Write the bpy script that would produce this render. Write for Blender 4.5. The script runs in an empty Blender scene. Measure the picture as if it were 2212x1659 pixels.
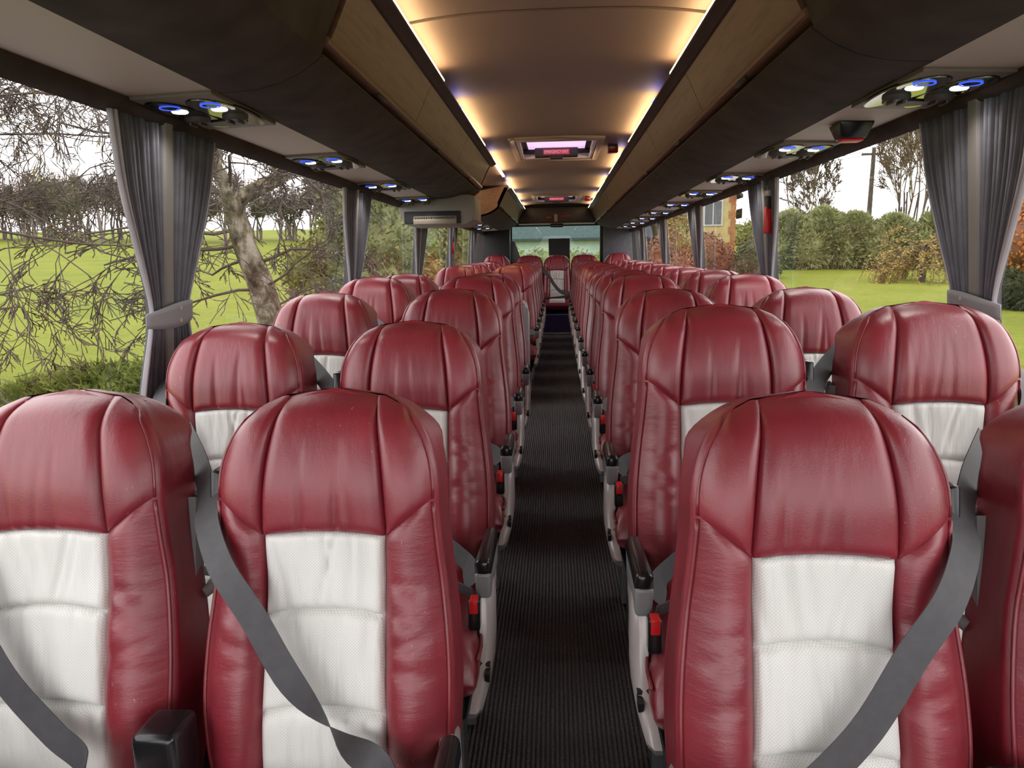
import bpy, bmesh, math, random
from mathutils import Vector, Matrix

# ------------------------------------------------------------------ camera
# Everything below is laid out with the eye at z = 0 (y = along the coach
# towards the rear, x = right); EYE lifts the whole place so the aisle is near z = 0.
EYE = 1.22
S = bpy.context.scene
COL = S.collection
F, CX, CY = 1540.0, 1106.0, 829.5           # focal length and centre for a 2212 x 1659 frame
VPX, VPY, ROLL = 1203.0, 560.0, math.radians(0.3)
cd = bpy.data.cameras.new('camera')
cam = bpy.data.objects.new('camera', cd)
COL.objects.link(cam)
cd.sensor_fit = 'HORIZONTAL'
cd.sensor_width = 36.0
cd.lens = 36.0 * F / 2212.0
cd.clip_start = 0.02
cd.clip_end = 600
_c = Vector(((VPX - CX) / F, (CY - VPY) / F, -1)).normalized()
_u = Vector((-math.sin(ROLL), math.cos(ROLL), 0))
_z = (_u - _u.dot(_c) * _c).normalized()
_x = _c.cross(_z)
R3 = Matrix((_x, _c, _z))                    # rows: bus axes in camera space -> camera-to-world
cam.matrix_world = Matrix.Translation((0, 0, EYE)) @ R3.to_4x4()
S.camera = cam

# ------------------------------------------------------------------ sky, exposure
W = bpy.data.worlds.new('overcast_sky')
S.world = W
W.use_nodes = True
_bg = W.node_tree.nodes['Background']
_bg.inputs[0].default_value = (1.0, 0.955, 0.965, 1)
_bg.inputs[1].default_value = 3.6
S.view_settings.view_transform = 'Standard'
S.view_settings.look = 'None'
S.view_settings.gamma = 1
S.view_settings.use_curve_mapping = False
S.view_settings.exposure = 0.0
try:
    S.cycles.max_bounces = 8
    S.cycles.transparent_max_bounces = 24
    S.cycles.caustics_reflective = False
    S.cycles.caustics_refractive = False
    S.cycles.sample_clamp_indirect = 6
except Exception:
    pass
READING_W = 2.0       # watts per reading lamp
LED_E = 28.0           # emission of the warm cove strips
random.seed(7)
PI = math.pi

# ------------------------------------------------------------------ helpers
class MB:
    def __init__(s): s.v = []; s.f = []
    def add(s, vs, fs):
        o = len(s.v); s.v += [tuple(p) for p in vs]; s.f += [tuple(i + o for i in q) for q in fs]; return s
    def box(s, x0, x1, y0, y1, z0, z1):
        return s.add([(x0,y0,z0),(x1,y0,z0),(x1,y1,z0),(x0,y1,z0),(x0,y0,z1),(x1,y0,z1),(x1,y1,z1),(x0,y1,z1)],
                     [(0,3,2,1),(4,5,6,7),(0,1,5,4),(1,2,6,5),(2,3,7,6),(3,0,4,7)])
    def grid(s, fn, nu, nv, close_u=False):
        vs = [fn(i / nu, j / nv) for j in range(nv + 1) for i in range(nu + (0 if close_u else 1))]
        n = nu if close_u else nu + 1
        fs = []
        for j in range(nv):
            for i in range(nu):
                a = j * n + i; b = j * n + (i + 1) % n
                fs.append((a, b, b + n, a + n))
        return s.add(vs, fs)
    def tube(s, pts, r, k=8, caps=True):
        pts = [Vector(p) for p in pts]
        rs = r if isinstance(r, (list, tuple)) else [r] * len(pts)
        vs = []; fs = []
        nrm = None
        for i, p in enumerate(pts):
            t = (pts[min(i + 1, len(pts) - 1)] - pts[max(i - 1, 0)])
            t = t.normalized() if t.length > 1e-9 else Vector((0, 0, 1))
            if nrm is None:
                a = Vector((0, 0, 1)) if abs(t.z) < .9 else Vector((1, 0, 0))
                nrm = t.cross(a).normalized()
            else:
                nrm = (nrm - nrm.dot(t) * t)
                nrm = nrm.normalized() if nrm.length > 1e-6 else t.orthogonal().normalized()
            b = t.cross(nrm)
            for q in range(k):
                an = 2 * PI * q / k
                vs.append(p + rs[i] * (math.cos(an) * nrm + math.sin(an) * b))
        for i in range(len(pts) - 1):
            for q in range(k):
                q2 = (q + 1) % k
                fs.append((i*k+q, i*k+q2, (i+1)*k+q2, (i+1)*k+q))
        if caps:
            fs.append(tuple(range(k - 1, -1, -1)))
            o = (len(pts) - 1) * k
            fs.append(tuple(range(o, o + k)))
        return s.add(vs, fs)
    def prism(s, prof, axis, a0, a1, caps=True):
        # prof: closed polygon of 2D points; axis 'y': (x,z) profile along y, 'x': (y,z) profile along x, 'z': (x,y) along z
        n = len(prof)
        def P(p, a): return (p[0], a, p[1]) if axis == 'y' else ((a, p[0], p[1]) if axis == 'x' else (p[0], p[1], a))
        vs = [P(p, a0) for p in prof] + [P(p, a1) for p in prof]
        fs = [(i, (i + 1) % n, n + (i + 1) % n, n + i) for i in range(n)]
        if caps: fs += [tuple(range(n - 1, -1, -1)), tuple(range(n, 2 * n))]
        return s.add(vs, fs)
    def sheet(s, prof, y0, y1, thick=None, ny=1):
        # open (x,z) polyline swept along y
        n = len(prof)
        vs = []; fs = []
        for j in range(ny + 1):
            y = y0 + (y1 - y0) * j / ny
            vs += [(p[0], y, p[1]) for p in prof]
        for j in range(ny):
            fs += [(j*n+i, j*n+i+1, (j+1)*n+i+1, (j+1)*n+i) for i in range(n - 1)]
        return s.add(vs, fs)
    def disc(s, c, r, nrm_down=True, k=20, rx=None):
        rx = rx or r
        vs = [(c[0] + rx * math.cos(2*PI*i/k), c[1] + r * math.sin(2*PI*i/k), c[2]) for i in range(k)]
        return s.add(vs, [tuple(range(k))])
    def mirror_x(s):
        m = MB(); m.v = [(-x, y, z) for x, y, z in s.v]; m.f = [tuple(reversed(f)) for f in s.f]; return m
    def mesh(s, name, mat, smooth=True, sharp=None, fix=True):
        me = bpy.data.meshes.new(name)
        me.from_pydata(s.v, [], s.f)
        if fix:
            bm = bmesh.new(); bm.from_mesh(me)
            bmesh.ops.remove_doubles(bm, verts=bm.verts, dist=1e-5)
            bmesh.ops.recalc_face_normals(bm, faces=bm.faces)
            bm.to_mesh(me); bm.free()
        if mat: me.materials.append(mat)
        if smooth:
            me.polygons.foreach_set('use_smooth', [True] * len(me.polygons))
            if sharp is not None:
                me.set_sharp_from_angle(angle=math.radians(sharp))
        me.update()
        return me

def link(name, me, parent=None, loc=None):
    o = bpy.data.objects.new(name, me)
    COL.objects.link(o)
    if parent: o.parent = parent
    if loc: o.location = loc
    return o
def part(name, mb, mat, parent, smooth=True, sharp=40, bevel=0, seg=2):
    me = mb.mesh(name, mat, smooth, sharp)
    if bevel: bevel_mesh(me, bevel, seg, sharp)
    return link(name, me, parent)
def bevel_mesh(me, w, seg=2, sharp=40, ang=30):
    bm = bmesh.new(); bm.from_mesh(me)
    es = [e for e in bm.edges if e.is_manifold and e.calc_face_angle(0) > math.radians(ang)]
    bmesh.ops.bevel(bm, geom=es, offset=w, segments=seg, profile=.5, affect='EDGES', clamp_overlap=True)
    bmesh.ops.recalc_face_normals(bm, faces=bm.faces)
    bm.to_mesh(me); bm.free()
    me.polygons.foreach_set('use_smooth', [True] * len(me.polygons))
    me.set_sharp_from_angle(angle=math.radians(sharp))
    me.update()
def tag(o, label=None, cat=None, group=None, kind=None):
    if label: o['label'] = label
    if cat: o['category'] = cat
    if group: o['group'] = group
    if kind: o['kind'] = kind
    return o
def empty(name, loc=(0,0,0), rz=0):
    o = bpy.data.objects.new(name, None)
    o.empty_display_size = .1
    COL.objects.link(o); o.location = loc; o.rotation_euler = (0, 0, rz)
    return o
def kids(o): return CH.get(o.name, [])
CH = {}
def copy_tree(o, parent=None):
    c = o.copy(); COL.objects.link(c)
    if parent: c.parent = parent
    for ch in list(o.children): copy_tree(ch, c)
    return c
def interp(tab, x):
    if x <= tab[0][0]: return tab[0][1]
    for (a, b), (c, d) in zip(tab, tab[1:]):
        if x <= c: return b + (d - b) * (x - a) / (c - a)
    return tab[-1][1]
def sinterp(tab, x):
    # smooth (Catmull-Rom) table lookup
    n = len(tab)
    if x <= tab[0][0]: return tab[0][1]
    if x >= tab[-1][0]: return tab[-1][1]
    for i in range(n - 1):
        if x <= tab[i+1][0]:
            x0, y0 = tab[i]; x1, y1 = tab[i+1]
            t = (x - x0) / (x1 - x0)
            ya = tab[i-1] if i > 0 else (x0 - (x1 - x0), y0 - (y1 - y0))
            yb = tab[i+2] if i + 2 < n else (x1 + (x1 - x0), y1 + (y1 - y0))
            m0 = (y1 - ya[1]) / (x1 - ya[0]) * (x1 - x0); m1 = (yb[1] - y0) / (yb[0] - x0) * (x1 - x0)
            return (2*t**3-3*t*t+1)*y0 + (t**3-2*t*t+t)*m0 + (-2*t**3+3*t*t)*y1 + (t**3-t*t)*m1

# ------------------------------------------------------------------ materials
def srgb(r, g, b):
    f = lambda c: (c/255/12.92) if c/255 <= .04045 else ((c/255+.055)/1.055)**2.4
    return (f(r), f(g), f(b))
class NT:
    def __init__(s, name):
        s.m = bpy.data.materials.new(name); s.m.use_nodes = True
        s.t = s.m.node_tree; s.b = s.t.nodes['Principled BSDF']; s.out = s.t.nodes['Material Output']
    def n(s, typ, **kw):
        nd = s.t.nodes.new(typ)
        for k, v in kw.items(): setattr(nd, k, v)
        return nd
    def l(s, a, b): s.t.links.new(a, b)
    def coord(s, out='Object', scale=(1,1,1), rnd=False):
        tc = s.n('ShaderNodeTexCoord'); mp = s.n('ShaderNodeMapping')
        mp.inputs['Scale'].default_value = scale
        s.l(tc.outputs[out], mp.inputs['Vector'])
        if rnd:
            oi = s.n('ShaderNodeObjectInfo'); ml = s.n('ShaderNodeMath', operation='MULTIPLY'); ml.inputs[1].default_value = 37.0
            s.l(oi.outputs['Random'], ml.inputs[0]); s.l(ml.outputs[0], mp.inputs['Location'])
        return mp.outputs[0]
    def noise(s, vec, scale, detail=3, rough=.5):
        nd = s.n('ShaderNodeTexNoise'); nd.inputs['Scale'].default_value = scale
        nd.inputs['Detail'].default_value = detail; nd.inputs['Roughness'].default_value = rough
        if vec is not None: s.l(vec, nd.inputs['Vector'])
        return nd.outputs['Fac']
    def math(s, op, a, b=None):
        nd = s.n('ShaderNodeMath', operation=op)
        for i, q in enumerate((a, b)):
            if q is None: continue
            if isinstance(q, (int, float)): nd.inputs[i].default_value = q
            else: s.l(q, nd.inputs[i])
        return nd.outputs[0]
    def ramp(s, fac, stops):
        nd = s.n('ShaderNodeValToRGB'); e = nd.color_ramp.elements
        while len(e) < len(stops): e.new(.5)
        for el, (p, c) in zip(e, stops): el.position = p; el.color = (*c, 1)
        s.l(fac, nd.inputs[0]); return nd.outputs[0]
    def mix(s, fac, a, b):
        nd = s.n('ShaderNodeMix', data_type='RGBA')
        if isinstance(fac, (int, float)): nd.inputs[0].default_value = fac
        else: s.l(fac, nd.inputs[0])
        for i, q in ((6, a), (7, b)):
            if isinstance(q, tuple): nd.inputs[i].default_value = (*q, 1)
            else: s.l(q, nd.inputs[i])
        return nd.outputs[2]
    def bump(s, h, strength, dist, prev=None):
        nd = s.n('ShaderNodeBump'); nd.inputs['Strength'].default_value = strength; nd.inputs['Distance'].default_value = dist
        s.l(h, nd.inputs['Height'])
        if prev is not None: s.l(prev, nd.inputs['Normal'])
        return nd.outputs[0]
    def setup(s, col, rough=.5, metal=0, normal=None, spec=None):
        b = s.b
        if isinstance(col, tuple): b.inputs['Base Color'].default_value = (*col, 1)
        else: s.l(col, b.inputs['Base Color'])
        if isinstance(rough, (int, float)): b.inputs['Roughness'].default_value = rough
        else: s.l(rough, b.inputs['Roughness'])
        b.inputs['Metallic'].default_value = metal
        if normal is not None: s.l(normal, b.inputs['Normal'])
        if spec is not None: b.inputs['Specular IOR Level'].default_value = spec
        return s.m
M = {}
def simple(name, col, rough=.5, metal=0, nscale=None, namp=.12, bump=None, spec=None):
    k = NT(name)
    c = col; nrm = None
    vec = k.coord()
    f = k.noise(vec, nscale or 6, 4)
    lo = tuple(max(0, q * (1 - namp)) for q in col); hi = tuple(min(1, q * (1 + namp)) for q in col)
    c = k.ramp(f, [(.3, lo), (.7, hi)])
    if bump: nrm = k.bump(k.noise(vec, bump[0], 3), bump[1], bump[2])
    M[name] = k.setup(c, rough, metal, nrm, spec)
    return M[name]
def emit(name, col, strength):
    k = NT(name)
    k.b.inputs['Base Color'].default_value = (*col, 1)
    k.b.inputs['Emission Color'].default_value = (*col, 1)
    k.b.inputs['Emission Strength'].default_value = strength
    M[name] = k.m

# red leather with grain, soft folds, scuffs
def leather(name, base, wear=.5, fs=(26, 26, 5)):
    k = NT(name)
    v = k.coord('Object', rnd=True)
    grain = k.n('ShaderNodeTexVoronoi'); grain.inputs['Scale'].default_value = 420
    k.l(k.coord(), grain.inputs['Vector'])
    big = k.noise(v, 9, 3)
    folds = k.noise(k.coord('Object', fs, rnd=True), 1.6, 3, .6)
    b1 = k.bump(folds, .30, .005)
    b2 = k.bump(big, .18, .006, b1)
    b3 = k.bump(grain.outputs['Distance'], .22, .0008, b2)
    lo = tuple(q * .82 for q in base); hi = tuple(min(1, q * 1.12) for q in base)
    c = k.ramp(big, [(.3, lo), (.7, hi)])
    sc = k.noise(k.coord('Object', (1, 1, 1), rnd=True), 3.2, 2)
    fl = k.noise(k.coord('Object', (1.6, 1, .5), rnd=True), 170, 4, .65)
    m = k.math('MULTIPLY', k.math('GREATER_THAN', fl, .665), k.math('GREATER_THAN', sc, .585))
    c = k.mix(k.math('MULTIPLY', m, wear), c, srgb(196, 150, 128))
    r = k.n('ShaderNodeMapRange'); r.inputs['To Min'].default_value = .34; r.inputs['To Max'].default_value = .46
    k.l(big, r.inputs['Value'])
    M[name] = k.setup(c, r.outputs[0], 0, b3, .6)
    k.b.inputs['Coat Weight'].default_value = .5; k.b.inputs['Coat Roughness'].default_value = .38
leather('red_leather', (.235, .018, .031))
leather('bolster_leather', (.235, .018, .031), .5, (7, 7, 34))
leather('piping_leather', (.215, .016, .025), .9)

# white perforated leather
k = NT('white_perforated_leather')
sx = k.n('ShaderNodeSeparateXYZ'); k.l(k.coord(), sx.inputs[0])
def cosn(o, per): return k.math('COSINE', k.math('MULTIPLY', o, 2 * PI / per))
u1 = k.math('ADD', sx.outputs[0], sx.outputs[2]); u2 = k.math('SUBTRACT', sx.outputs[0], sx.outputs[2])
dots = k.math('GREATER_THAN', k.math('ADD', cosn(u1, .0052), cosn(u2, .0052)), 1.15)
vv = k.coord('Object', rnd=True)
big = k.noise(vv, 7, 3)
folds = k.noise(k.coord('Object', (30, 30, 6), rnd=True), 1.5, 2, .5)
c = k.ramp(big, [(.3, (.76, .765, .735)), (.7, (.83, .835, .81))])
c = k.mix(k.math('MULTIPLY', dots, .42), c, (.34, .335, .32))
nb = k.bump(folds, .75, .007); nb = k.bump(big, .3, .006, nb)
nb = k.bump(k.math('SUBTRACT', 1.0, dots), .15, .0006, nb)
M['white_leather'] = k.setup(c, .48, 0, nb, .4)

simple('belt_grey', srgb(74, 74, 77), .62, 0, 60, .1, (900, .3, .0006))
simple('silver_plastic', srgb(178, 172, 170), .32, .15, 5, .05)
simple('grey_plastic', srgb(128, 130, 130), .38, 0, 5, .06)
simple('black_plastic', srgb(24, 25, 27), .22, 0, 8, .15)
simple('black_matt', srgb(12, 12, 13), .6, 0, 8, .2)
simple('red_plastic', srgb(205, 32, 36), .35, 0, 5, .05)
simple('sign_red_backlit', srgb(232, 72, 84), .4, 0, 5, .04)  # brighter pinkish red holds the backlight on the hatch signs
simple('dark_red_plastic', srgb(120, 16, 22), .3, 0, 5, .1)
simple('leg_metal', srgb(150, 152, 155), .35, .8, 8, .08)
simple('suede_brown', srgb(66, 59, 57), .85, 0, 9, .28, (160, .12, .001), .2)
simple('service_grey', srgb(176, 166, 158), .55, 0, 4, .04, (400, .1, .0005))
simple('unit_plate', srgb(112, 104, 94), .5, 0, 5, .06)
simple('chrome_insert', srgb(205, 205, 200), .06, 1.0, 4, .04)
simple('dark_gloss', srgb(20, 21, 26), .12, 0, 4, .1)
simple('nozzle_grey', srgb(70, 68, 66), .45, 0, 4, .08)
simple('rail_dark', srgb(52, 41, 37), .5, 0, 9, .2, (150, .2, .001))
simple('ceiling_vinyl', srgb(128, 106, 97), .62, 0, 4, .05, (300, .25, .001))
simple('wall_fabric', srgb(96, 94, 96), .9, 0, 9, .12, (300, .3, .001))
simple('pillar_grey', srgb(122, 118, 116), .6, 0, 5, .07)
simple('curtain_grey', srgb(98, 97, 105), .9, 0, 20, .12, (500, .2, .001), .15)
simple('curtain_hem', srgb(170, 166, 172), .85, 0, 20, .08, None, .15)
simple('tieback_grey', srgb(132, 132, 135), .5, 0, 8, .05)
simple('hatch_white', srgb(228, 214, 222), .4, 0, 4, .03)
simple('hatch_tan', srgb(150, 130, 116), .5, 0, 4, .05)
simple('label_white', srgb(245, 240, 240), .5, 0, 4, .02)
simple('sticker_dark', srgb(34, 44, 36), .5, 0, 5, .1)
simple('sticker_green', srgb(70, 120, 80), .5, 0, 5, .1)
simple('step_edge', srgb(170, 160, 150), .4, .4, 8, .1)
simple('mat_blue_lit', srgb(66, 58, 108), .8, 0, 20, .2)  # blue light falling on the rear step is put into this colour
simple('mon_shaded_grey', srgb(126, 121, 118), .5, 0, 4, .05)  # grey darkened to hold the shadow on the monitor housing
simple('mon_beige', srgb(132, 122, 110), .5, 0, 4, .05)
emit('lamp_white', (1.0, .97, .92), 6)
emit('ring_blue', (.05, .12, 1.0), 1.1)
emit('led_warm', (1.0, .72, .36), LED_E)
emit('led_blue', (.03, .07, 1.0), 18.0)
simple('led_off', srgb(120, 110, 95), .4, 0, 4, .05)
# wood-look flap panels
k = NT('wood_flap')
v = k.coord('Object', (18, 1.2, 18))
f = k.noise(v, 3, 5, .6)
M['wood_flap'] = k.setup(k.ramp(f, [(.3, srgb(86, 61, 50)), (.55, srgb(112, 81, 65)), (.75, srgb(96, 68, 55))]), .42, 0, k.bump(f, .1, .001), .4)
# ribbed carpet
k = NT('carpet')
v = k.coord()
f = k.noise(v, 260, 3, .7); g = k.noise(v, 3, 3)
c = k.mix(k.ramp(g, [(.35, (0, 0, 0)), (.75, (.5, .5, .5))]), k.ramp(f, [(.3, (.016, .016, .018)), (.72, (.23, .225, .23))]), (.13, .122, .126))
M['carpet'] = k.setup(c, .95, 0, k.bump(f, .8, .003), .15)
# glass
def glass(name, tint, refl=.75):
    m = bpy.data.materials.new(name); m.use_nodes = True; t = m.node_tree; t.nodes.clear()
    out = t.nodes.new('ShaderNodeOutputMaterial'); mx = t.nodes.new('ShaderNodeMixShader')
    tr = t.nodes.new('ShaderNodeBsdfTransparent'); gl = t.nodes.new('ShaderNodeBsdfGlossy'); fr = t.nodes.new('ShaderNodeFresnel')
    ns = t.nodes.new('ShaderNodeTexNoise'); ns.inputs['Scale'].default_value = .7
    rp = t.nodes.new('ShaderNodeMapRange'); rp.inputs['To Min'].default_value = refl * .9; rp.inputs['To Max'].default_value = refl * 1.1
    ml = t.nodes.new('ShaderNodeMath'); ml.operation = 'MULTIPLY'
    fr.inputs[0].default_value = 1.45; tr.inputs[0].default_value = (*tint, 1); gl.inputs['Roughness'].default_value = 0
    t.links.new(ns.outputs['Fac'], rp.inputs['Value']); t.links.new(fr.outputs[0], ml.inputs[0]); t.links.new(rp.outputs[0], ml.inputs[1])
    t.links.new(ml.outputs[0], mx.inputs[0]); t.links.new(tr.outputs[0], mx.inputs[1]); t.links.new(gl.outputs[0], mx.inputs[2])
    t.links.new(mx.outputs[0], out.inputs[0]); M[name] = m
glass('window_glass', (.93, .95, .94))
glass('rear_glass', (.62, .86, .74))
m_ = bpy.data.materials.new('hatch_glass'); m_.use_nodes = True; t_ = m_.node_tree; t_.nodes.clear()
o_ = t_.nodes.new('ShaderNodeOutputMaterial'); x_ = t_.nodes.new('ShaderNodeMixShader'); a_ = t_.nodes.new('ShaderNodeBsdfTranslucent'); b_ = t_.nodes.new('ShaderNodeBsdfTransparent')
n_ = t_.nodes.new('ShaderNodeTexNoise'); n_.inputs['Scale'].default_value = 3; r_ = t_.nodes.new('ShaderNodeMapRange'); r_.inputs['To Min'].default_value = .6; r_.inputs['To Max'].default_value = .75
a_.inputs[0].default_value = (.34, .24, .36, 1); b_.inputs[0].default_value = (.24, .165, .25, 1)
t_.links.new(n_.outputs['Fac'], r_.inputs['Value']); t_.links.new(r_.outputs[0], x_.inputs[0]); t_.links.new(b_.outputs[0], x_.inputs[1]); t_.links.new(a_.outputs[0], x_.inputs[2]); t_.links.new(x_.outputs[0], o_.inputs[0]); M['hatch_glass'] = m_

# ------------------------------------------------------------------ coach shell
Y0, Y1 = -2.2, 10.75           # front (behind the eye) and rear ends
def floor_z(y): return -1.24 + .026 * y
def wall_x(z): return 1.10 - .093 * z
SILL, WTOP = -.50, .362

# floor under the seats
m = MB(); m.add([(-1.22, Y0, floor_z(Y0) - .006), (1.22, Y0, floor_z(Y0) - .006), (1.22, 9.6, floor_z(9.6) - .006), (-1.22, 9.6, floor_z(9.6) - .006),
                 (-1.22, Y0, floor_z(Y0) - .1), (1.22, Y0, floor_z(Y0) - .1), (1.22, 9.6, floor_z(9.6) - .1), (-1.22, 9.6, floor_z(9.6) - .1)],
                [(0,1,2,3),(7,6,5,4),(0,4,5,1),(1,5,6,2),(2,6,7,3),(3,7,4,0)])
fl = tag(part('floor', m, M['carpet'], None, False), 'black carpeted coach floor rising gently towards the rear', 'floor', kind='structure')
# ribbed runner along the aisle
m = MB(); NR = 54
prof = []
for i in range(NR):
    x0 = -.324 + .012 * i
    prof += [(x0, -.0055), (x0 + .0015, -.0052), (x0 + .0035, .0005), (x0 + .0067, .0022), (x0 + .010, .0005)]
prof.append((-.324 + .012 * NR, -.0045))
m.add([(p[0], y, floor_z(y) + p[1]) for y in (Y0, 9.5) for p in prof], [(i, i + 1, len(prof) + i + 1, len(prof) + i) for i in range(len(prof) - 1)])
ru = part('aisle_runner', m, M['carpet'], None, True, 80)
tag(ru, 'black ribbed carpet running down the aisle', 'carpet')
# rear platform with step
pz = -.735
m = MB(); m.box(-1.22, 1.22, 9.58, 10.9, floor_z(9.6) - .1, pz)
st = tag(part('rear_step', m, M['mat_blue_lit'], None, False), 'raised step in front of the rear seats, blue light put into its colour', 'step', kind='structure')
m = MB(); m.box(-.29, .29, 9.555, 9.59, floor_z(9.55), floor_z(9.55) + .022)
part('step_nosing', m, M['step_edge'], st, True, 40, .004)

# side walls below the windows
for s, nm in ((-1, 'wall_left'), (1, 'wall_right')):
    m = MB()
    zs = [-1.36, -.9, SILL - .02]
    pr = [(s * wall_x(z), z) for z in zs] + [(s * (wall_x(SILL) + .005), SILL), (s * (wall_x(SILL) + .09), SILL), (s * 1.30, -1.36)]
    m.prism(pr, 'y', Y0, Y1 + .1)
    tag(part(nm, m, M['wall_fabric'], None, True, 30), 'grey fabric wall below the %s windows' % nm[5:], 'wall', kind='structure')
# roof skin closing the body above the racks
def roof_hole(y): return 4.66 < y < 5.6 or 8.7 < y < 9.6
ys = [Y0, 4.68, 5.58, 8.72, 9.58, Y1 + .15]
pr = [(1.118, .405), (1.165, .405), (1.15, .62), (1.02, .75), (.60, .82), (.27, .826), (-.27, .826), (-.60, .82), (-1.02, .75), (-1.15, .62), (-1.165, .405), (-1.118, .405)]
m = MB()
for a, b in zip(ys, ys[1:]):
    hole = roof_hole((a + b) / 2)
    if hole:
        m.sheet(pr[:6], a, b); m.sheet(pr[6:], a, b)
    else: m.sheet(pr, a, b)
tag(part('roof', m, M['rail_dark'], None, True, 30), 'outer roof skin of the coach', 'roof', kind='structure')

# ceiling lining with one panel per bay
ce = tag(empty('ceiling', (0, 0, 0)), 'domed beige vinyl ceiling lining between the luggage racks', 'ceiling', kind='structure')
def ceil_z(x): return .756 - .026 * (abs(x) / .47) ** 3
HX = .265
def ceil_strip(y0, y1, xs):
    n = 14; vs = []
    m = MB()
    pts = [(x, ceil_z(x)) for x in xs]
    low = [(x, z + .012) for x, z in pts]
    m.prism(pts + low[::-1], 'y', y0, y1)
    return m
allx = [-.47 + .94 * i / 22 for i in range(23)]
def cpanel(m): part('ceiling_panel', m, M['ceiling_vinyl'], ce, True, 30)
cpanel(ceil_strip(Y0, 2.345, allx)); cpanel(ceil_strip(2.372, 4.66, allx))
lx = [x for x in allx if x < -HX] + [-HX]
rx = [HX] + [x for x in allx if x > HX]
m = ceil_strip(4.66, 5.60, lx); m2 = ceil_strip(4.66, 5.60, rx); m.add(m2.v, m2.f); cpanel(m)
cpanel(ceil_strip(5.60, 8.70, allx))
m = ceil_strip(8.70, 9.60, lx); m2 = ceil_strip(8.70, 9.60, rx); m.add(m2.v, m2.f); cpanel(m)
cpanel(ceil_strip(9.60, 10.1, allx))
m = MB(); m.prism([(x, ceil_z(x) + .008) for x in allx] + [(x, ceil_z(x) + .02) for x in allx][::-1], 'y', 2.33, 2.39)
part('ceiling_joint', m, M['black_matt'], ce, False)
# front ceiling vent frame just inside the top of the picture
vt = empty('ceiling_vent', (0, 1.95, ceil_z(.2)))
m = MB(); m.box(-.27, .27, -.35, .16, -.016, .012); part('frame', m, M['rail_dark'], vt, True, 40, .006)
m = MB(); m.box(-.20, .20, -.30, .11, -.024, -.010); part('cover', m, M['hatch_tan'], vt, True, 40, .004)
tag(vt, 'dark framed ceiling vent at the top edge of the photo', 'vent')

# roof hatches
def hatch(y0, y1, label):
    h = empty('roof_hatch', (0, (y0 + y1) / 2, .752))
    L = (y1 - y0) / 2
    def ring(w0, l0, w1, l1, z0, z1):
        m = MB()
        for a, b, c, d in ((-w1, -w0, -l1, l1), (w0, w1, -l1, l1), (-w0, w0, -l1, -l0), (-w0, w0, l0, l1)):
            m.box(a, b, c, d, z0, z1)
        return m
    part('frame', ring(.262, L - .06, .305, L + .02, -.018, .02), M['hatch_tan'], h, True, 40, .005)
    part('lining', ring(.235, L - .10, .262, L - .06, -.012, .072), M['hatch_white'], h, True, 40, .003)
    part('seal', ring(.205, L - .135, .235, L - .10, .020, .036), M['black_matt'], h, True, 40, .004)
    m = MB(); m.add([(-.235, -L + .10, .037), (.235, -L + .10, .037), (.235, L - .10, .037), (-.235, L - .10, .037)], [(3, 2, 1, 0)]); part('pane', m, M['hatch_glass'], h, False)
    yb = .17
    m = MB(); m.box(-.155, .155, yb - .022, yb + .03, -.036, .030); bar = part('handle_bar', m, M['rail_dark'], h, True, 40, .010, 3)
    m = MB(); m.box(-.235, .235, yb - .010, yb + .03, -.008, .022); part('cross_bar', m, M['black_matt'], h, True, 40, .006)
    m = MB(); m.prism([(-.055, -.028), (.055, -.028), (.042, -.048), (-.042, -.048)], 'y', yb - .02, yb + .02); part('pull_grip', m, M['rail_dark'], h, True, 40, .006)
    m = MB(); m.box(-.092, .092, yb - .0255, yb - .021, -.018, .016); lb = part('sign', m, M['sign_red_backlit'], h, True, 40)
    lb['label'] = 'red sign with white lettering'
    cu = bpy.data.curves.new('lettering', 'FONT'); cu.body = 'EMERGENCY EXIT'; cu.size = .024; cu.align_x = 'CENTER'; cu.align_y = 'CENTER'; cu.extrude = .0006
    to = bpy.data.objects.new('lettering', cu); COL.objects.link(to)
    bpy.context.view_layer.update()
    me = bpy.data.meshes.new_from_object(to.evaluated_get(bpy.context.evaluated_depsgraph_get()))
    bpy.data.objects.remove(to)
    wdt = max(v.co.x for v in me.vertices) - min(v.co.x for v in me.vertices)
    k2 = .168 / wdt
    me.transform(Matrix.Translation((0, yb - .0264, -.001)) @ Matrix.Rotation(PI / 2, 4, 'X') @ Matrix.Diagonal((k2, k2 * 1.25, 1, 1)))
    me.materials.clear(); me.materials.append(M['label_white'])
    t2 = link('lettering', me); t2.parent = lb
    m = MB(); m.box(-.05, .05, -L + .10, -L + .125, -.006, .03); part('catch', m, M['rail_dark'], h, True, 40, .006)
    tag(h, label, 'roof hatch', 'emergency roof hatches')
hatch(4.66, 5.60, 'larger nearer emergency roof hatch with red sign and pinkish pane')
hatch(8.70, 9.60, 'farther, smaller-looking emergency roof hatch near the rear bulkhead')
def roof_lamp(y, label):
    h = empty('roof_marker', (.375, y, ceil_z(.375) - .002))
    m = MB(); m.box(-.03, .03, -.05, .05, -.010, .004); part('base', m, M['black_matt'], h, True, 40, .003)
    m = MB(); m.prism([(-.04, -.008), (.04, -.008), (.028, -.05), (-.028, -.05)], 'x', -.034, .034); part('lens', m, M['dark_red_plastic'], h, True, 40, .006)
    tag(h, label, 'marker', 'red markers beside the hatches')
roof_lamp(4.98, 'small red block on the ceiling right of the nearer roof hatch')
roof_lamp(8.95, 'small red block on the ceiling right of the farther roof hatch')

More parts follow.
